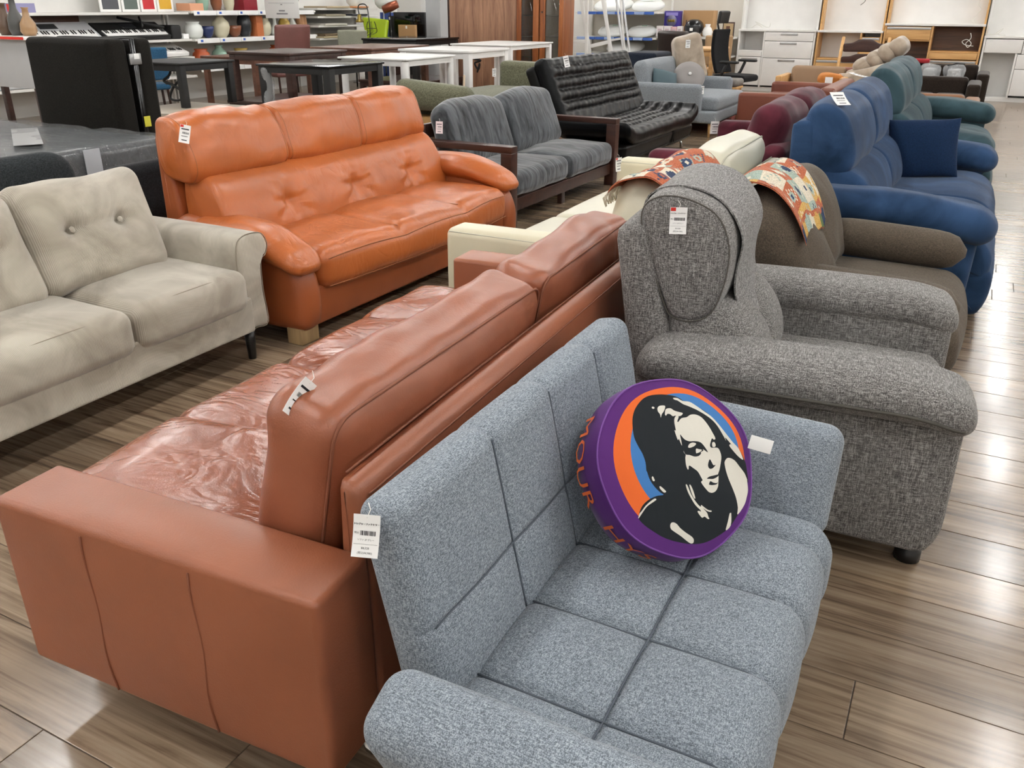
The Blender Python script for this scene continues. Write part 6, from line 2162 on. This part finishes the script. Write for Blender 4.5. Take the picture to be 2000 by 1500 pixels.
# ------------------------------------------------------------ round printed cushion on the grey sofa
ART = [
    ('black', [(-0.221, 0.799), (-0.336, 0.722), (-0.409, 0.637), (-0.456, 0.535), (-0.486, 0.418), (-0.479, 0.318), (-0.458, 0.214), (-0.457, 0.116), (-0.476, 0.035), (-0.472, 0.014), (-0.467, -0.073), (-0.434, -0.16), (-0.388, -0.232), (-0.357, -0.267), (-0.426, -0.259), (-0.5, -0.264), (-0.563, -0.281), (-0.623, -0.311), (-0.666, -0.354), (-0.694, -0.401), (-0.708, -0.433), (-0.661, -0.516), (-0.581, -0.608), (-0.497, -0.69), (-0.405, -0.751), (-0.319, -0.792), (-0.166, -0.849), (-0.001, -0.882), (0.149, -0.882), (0.311, -0.858), (0.419, -0.818), (0.551, -0.722), (0.678, -0.642), (0.787, -0.53), (0.825, -0.475), (0.843, -0.39), (0.86, -0.408), (0.897, -0.218), (0.882, -0.136), (0.836, -0.009), (0.774, 0.076), (0.737, 0.143), (0.702, 0.215), (0.652, 0.33), (0.597, 0.433), (0.533, 0.511), (0.439, 0.589), (0.364, 0.657), (0.29, 0.685), (0.258, 0.723), (0.185, 0.771), (0.064, 0.812), (-0.034, 0.827), (-0.123, 0.827)]),
    ('white', [(0.172, 0.744), (0.23, 0.729), (0.281, 0.683), (0.371, 0.655), (0.441, 0.595), (0.519, 0.514), (0.597, 0.433), (0.652, 0.33), (0.702, 0.215), (0.737, 0.143), (0.774, 0.076), (0.836, -0.009), (0.867, -0.133), (0.838, -0.126), (0.791, -0.083), (0.739, -0.013), (0.702, 0.053), (0.731, 0.066), (0.757, 0.032), (0.723, 0.087), (0.678, 0.156), (0.675, 0.115), (0.659, 0.186), (0.628, 0.309), (0.583, 0.397), (0.517, 0.469), (0.447, 0.529), (0.411, 0.556), (0.324, 0.613), (0.274, 0.643), (0.219, 0.699), (0.181, 0.72)]),
    ('white', [(-0.086, 0.663), (-0.055, 0.686), (-0.011, 0.686), (0.022, 0.673), (0.002, 0.639), (-0.032, 0.608), (-0.061, 0.588), (-0.088, 0.554), (-0.082, 0.593), (-0.094, 0.627)]),
    ('white', [(0.002, 0.622), (0.023, 0.637), (0.06, 0.638), (0.087, 0.628), (0.114, 0.599), (0.157, 0.574), (0.215, 0.546), (0.192, 0.525), (0.153, 0.521), (0.106, 0.537), (0.069, 0.538), (0.043, 0.569), (0.008, 0.577), (-0.012, 0.562), (-0.022, 0.577)]),
    ('white', [(-0.146, 0.692), (-0.131, 0.694), (-0.118, 0.684), (-0.122, 0.672), (-0.138, 0.669), (-0.15, 0.681)]),
    ('white', [(0.12, 0.534), (0.143, 0.516), (0.105, 0.473), (0.112, 0.459), (0.172, 0.491), (0.247, 0.488), (0.314, 0.505), (0.387, 0.493), (0.448, 0.451), (0.485, 0.385), (0.51, 0.309), (0.523, 0.242), (0.531, 0.201), (0.53, 0.169), (0.502, 0.167), (0.486, 0.185), (0.449, 0.149), (0.423, 0.11), (0.439, 0.083), (0.518, 0.066), (0.539, 0.02), (0.535, -0.043), (0.499, -0.111), (0.454, -0.177), (0.415, -0.218), (0.416, -0.236), (0.386, -0.305), (0.364, -0.349), (0.318, -0.388), (0.268, -0.398), (0.222, -0.381), (0.192, -0.338), (0.166, -0.288), (0.154, -0.248), (0.179, -0.235), (0.171, -0.196), (0.151, -0.129), (0.109, -0.081), (0.064, -0.039), (0.044, -0.072), (0.029, -0.075), (0.027, -0.018), (0.046, 0.053), (0.063, 0.085), (0.049, 0.119), (0.064, 0.181), (0.049, 0.201), (0.042, 0.272), (0.023, 0.267), (0.024, 0.377), (0.041, 0.373), (0.057, 0.458), (0.081, 0.51)]),
    ('black', [(0.077, 0.317), (0.095, 0.285), (0.119, 0.248), (0.168, 0.218), (0.232, 0.206), (0.3, 0.182), (0.336, 0.136), (0.367, 0.044), (0.312, 0.094), (0.313, 0.078), (0.271, 0.068), (0.269, 0.054), (0.228, 0.034), (0.169, 0.039), (0.113, 0.07), (0.061, 0.092), (0.052, 0.169), (0.064, 0.242)]),
    ('white', [(0.129, 0.166), (0.157, 0.189), (0.205, 0.195), (0.244, 0.176), (0.221, 0.156), (0.164, 0.146), (0.132, 0.151)]),
    ('white', [(0.205, 0.073), (0.222, 0.118), (0.256, 0.107), (0.294, 0.088), (0.257, 0.072), (0.226, 0.069)]),
    ('white', [(0.467, 0.136), (0.499, 0.138), (0.506, 0.104), (0.485, 0.083), (0.453, 0.093)]),
    ('black', [(0.36, -0.034), (0.318, -0.082), (0.311, -0.118), (0.33, -0.139), (0.369, -0.138), (0.421, -0.112), (0.388, -0.108), (0.375, -0.063)]),
    ('black', [(0.242, -0.232), (0.285, -0.217), (0.345, -0.219), (0.424, -0.223), (0.397, -0.244), (0.332, -0.254), (0.275, -0.242)]),
    ('black', [(0.253, -0.291), (0.28, -0.269), (0.316, -0.294), (0.357, -0.308), (0.382, -0.303), (0.352, -0.321), (0.292, -0.317), (0.252, -0.303)]),
    ('white', [(0.569, -0.102), (0.611, -0.076), (0.663, -0.083), (0.726, -0.126), (0.775, -0.202), (0.815, -0.263), (0.837, -0.306), (0.85, -0.374), (0.843, -0.39), (0.817, -0.486), (0.758, -0.561), (0.69, -0.632), (0.553, -0.716), (0.577, -0.641), (0.584, -0.53), (0.568, -0.412), (0.55, -0.3), (0.546, -0.21), (0.555, -0.13)]),
    ('white', [(-0.053, -0.232), (-0.034, -0.242), (-0.019, -0.342), (0.01, -0.423), (0.045, -0.487), (0.068, -0.505), (0.075, -0.488), (0.107, -0.521), (0.151, -0.564), (0.194, -0.583), (0.182, -0.595), (0.133, -0.571), (0.089, -0.529), (0.127, -0.588), (0.133, -0.632), (0.14, -0.661), (0.117, -0.653), (0.085, -0.62), (0.053, -0.624), (0.032, -0.6), (0.008, -0.545), (0.032, -0.543), (0.049, -0.556), (0.049, -0.537), (0.004, -0.477), (-0.027, -0.401), (-0.052, -0.309)]),
    ('white', [(-0.009, -0.248), (0.008, -0.25), (0.021, -0.315), (0.022, -0.399), (0.004, -0.391), (-0.008, -0.332)]),
    ('white', [(-0.708, -0.433), (-0.686, -0.391), (-0.649, -0.365), (-0.593, -0.325), (-0.525, -0.294), (-0.47, -0.28), (-0.457, -0.296), (-0.503, -0.312), (-0.584, -0.339), (-0.65, -0.388)]),
    ('white', [(-0.373, -0.604), (-0.354, -0.579), (-0.322, -0.581), (-0.288, -0.608), (-0.256, -0.659), (-0.204, -0.715), (-0.138, -0.774), (-0.115, -0.811), (-0.127, -0.844), (-0.161, -0.843), (-0.208, -0.804), (-0.271, -0.739), (-0.336, -0.68), (-0.372, -0.64)]),
    ('white', [(0.435, -0.68), (0.453, -0.675), (0.459, -0.686), (0.422, -0.813), (0.339, -0.847), (0.386, -0.766)]),
    ('white', [(-0.435, -0.05), (-0.419, -0.048), (-0.412, -0.08), (-0.414, -0.098), (-0.432, -0.096), (-0.439, -0.074)]),
    ('white', [(-0.378, -0.173), (-0.36, -0.174), (-0.319, -0.233), (-0.324, -0.248), (-0.348, -0.242), (-0.376, -0.198)]),
]
CP = {'purple': '#54236f', 'orange': '#e0672a', 'blue': '#3f77b5', 'black': '#171d22', 'white': '#e4e1d6'}
CM = {}
for k, c in CP.items():
    t = NT('print_cotton_' + k)
    w_ = t.noise(900, 1)
    fold = t.noise(6, 3, None, .5, .8)
    CM[k] = t.done(t.mix(t.math('MULTIPLY', w_, .12), srgb(c), (0, 0, 0, 1)), .8, t.bump(w_, .15, .001, t.bump(fold, .22, .02)), .3, sheen=.1)
CR, CT = .19, .10
CC = Vector((-.4127, 1.5519, .5613))
_th, _ph = -.6129, .6384
CN = Vector((math.cos(_th) * math.cos(_ph), math.sin(_th) * math.cos(_ph), math.sin(_ph)))
CU = Vector((0, 0, 1)).cross(CN).normalized()
CV = CN.cross(CU)
rc = in_room(thing('round_print_cushion', 'round purple cushion printed with a stylised woman, sitting on the grey tufted sofa', 'cushion', (-.42, 1.52, .38)))
def cpt(u, v, d):
    return CC + CU * u + CV * v + CN * d
def dome(r):
    return .022 * (1 - min(1, r) ** 2.4)
def wobble(a):
    return 1 + .012 * math.sin(a * 3 + 1) + .010 * math.sin(a * 7 + .5)
# front: one sheet, cut along the outlines of the print
pts, edges = [], []
def add_loop(P_):
    s = len(pts)
    n_ = len(P_)
    pts.extend(Vector((float(p[0]), float(p[1]))) for p in P_)
    edges.extend((s + i, s + (i + 1) % n_) for i in range(n_))
def clip_r(P_, m=.955):
    out = []
    for p in P_:
        l_ = math.hypot(*p)
        out.append((p[0] * m / l_, p[1] * m / l_) if l_ > m else tuple(p))
    return out
NA = 96
rim = [(math.cos(2 * PI * i / NA), math.sin(2 * PI * i / NA)) for i in range(NA)]
add_loop(rim)
circ = lambda cx, cy, r_: clip_r([(cx + r_ * math.cos(2 * PI * i / 80), cy + r_ * math.sin(2 * PI * i / 80)) for i in range(80)])
LAY = [('orange', circ(.045, .03, .865)), ('blue', circ(.115, .075, .725))]
for c, P_ in ART:
    LAY.append((c, clip_r(catmull(P_, 3))))
for c, P_ in LAY:
    add_loop(P_)
for i in range(-13, 14):
    for j in range(-13, 14):
        u, v = i / 13.5 + .003, j / 13.5 + .002
        if u * u + v * v < .93:
            pts.append(Vector((u, v)))
cv, ce, cf, _, _, _ = delaunay_2d_cdt(pts, edges, [], 0, 1e-5)
def inside(P_, x, y):
    r_ = False
    n_ = len(P_)
    j = n_ - 1
    for i in range(n_):
        xi, yi = P_[i]
        xj, yj = P_[j]
        if (yi > y) != (yj > y) and x < (xj - xi) * (y - yi) / (yj - yi) + xi:
            r_ = not r_
        j = i
    return r_
LB_ = [(c, P_, min(p[0] for p in P_), max(p[0] for p in P_), min(p[1] for p in P_), max(p[1] for p in P_)) for c, P_ in LAY]
names = list(CP)
FV = []
for p in cv:
    r_ = p.length
    a = math.atan2(p.y, p.x)
    k = 1 + (wobble(a) - 1) * r_ ** 3
    FV.append(cpt(p.x * CR * k, p.y * CR * k, dome(r_) + .002 * math.sin(a * 5) * r_ * r_)[:])
FF, FM = [], []
for f in cf:
    x = sum(cv[i].x for i in f) / 3
    y = sum(cv[i].y for i in f) / 3
    if x * x + y * y > 1.0:
        continue
    col_ = 'purple'
    for c, P_, a, b, d, e in LB_:
        if a <= x <= b and d <= y <= e and inside(P_, x, y):
            col_ = c
    FF.append(tuple(f))
    FM.append(names.index(col_))
front = mesh('front_panel', FV, FF, list(CM.values()), rc)
front.data.polygons.foreach_set('material_index', FM)
# rim and back
prof = [(1.0, 0), (1.015, -.025), (1.02, -.055), (1.0, -.09), (.93, -CT), (.7, -CT - .012), (.35, -CT - .018), (.02, -CT - .02)]
V, F = [], []
for r_, d in prof:
    for i in range(NA):
        a = 2 * PI * i / NA
        k = wobble(a) if r_ > .5 else 1
        k += .010 * math.sin(a * 11 + d * 60) * (1 if -.09 < d < -.01 else 0)
        V.append(cpt(math.cos(a) * CR * r_ * k, math.sin(a) * CR * r_ * k, d + (.002 * math.sin(a * 5) if d == 0 else 0))[:])
for i in range(len(prof) - 1):
    for j in range(NA):
        F.append((i * NA + j, (i + 1) * NA + j, (i + 1) * NA + (j + 1) % NA, i * NA + (j + 1) % NA))
F.append(tuple(range((len(prof) - 1) * NA, len(prof) * NA))[::-1])
mesh('rim_and_back', V, F, CM['purple'], rc)
pip = [cpt(math.cos(a) * CR * wobble(a) * 1.004, math.sin(a) * CR * wobble(a) * 1.004, .002 * math.sin(a * 5))[:] for a in np.linspace(0, 2 * PI, 96, False)]
mesh('piping', *tube(pip, .0022, 6, True), m_plain('violet_piping', '#6a3a8a', .6), rc)
def rim_text(body, a0, size, dep):
    TV, TF = text_mesh(body, size, 'LEFT')
    if not len(TV):
        return
    out = []
    for x, y, _ in TV:
        a = a0 + x * 1.25 / CR
        k = wobble(a) * 1.035
        out.append(cpt(math.cos(a) * CR * k, math.sin(a) * CR * k, dep + y)[:])
    mesh('lettering', out, TF, CM['orange'], rc, False)
rim_text('HYS', R(203), .058, -.052)
rim_text('MOUR', R(130), .056, -.07)
in_room(None)
V, F = rbox((.05, .0012, .03), .0004, 1, 1)
o = mesh('paper_label', place(V, (-.268, 1.668, .592), (R(-20), R(14), R(20))), F, MAT_PAPER)
tag(o, 'small white label sticking out from behind the round printed cushion', 'label')
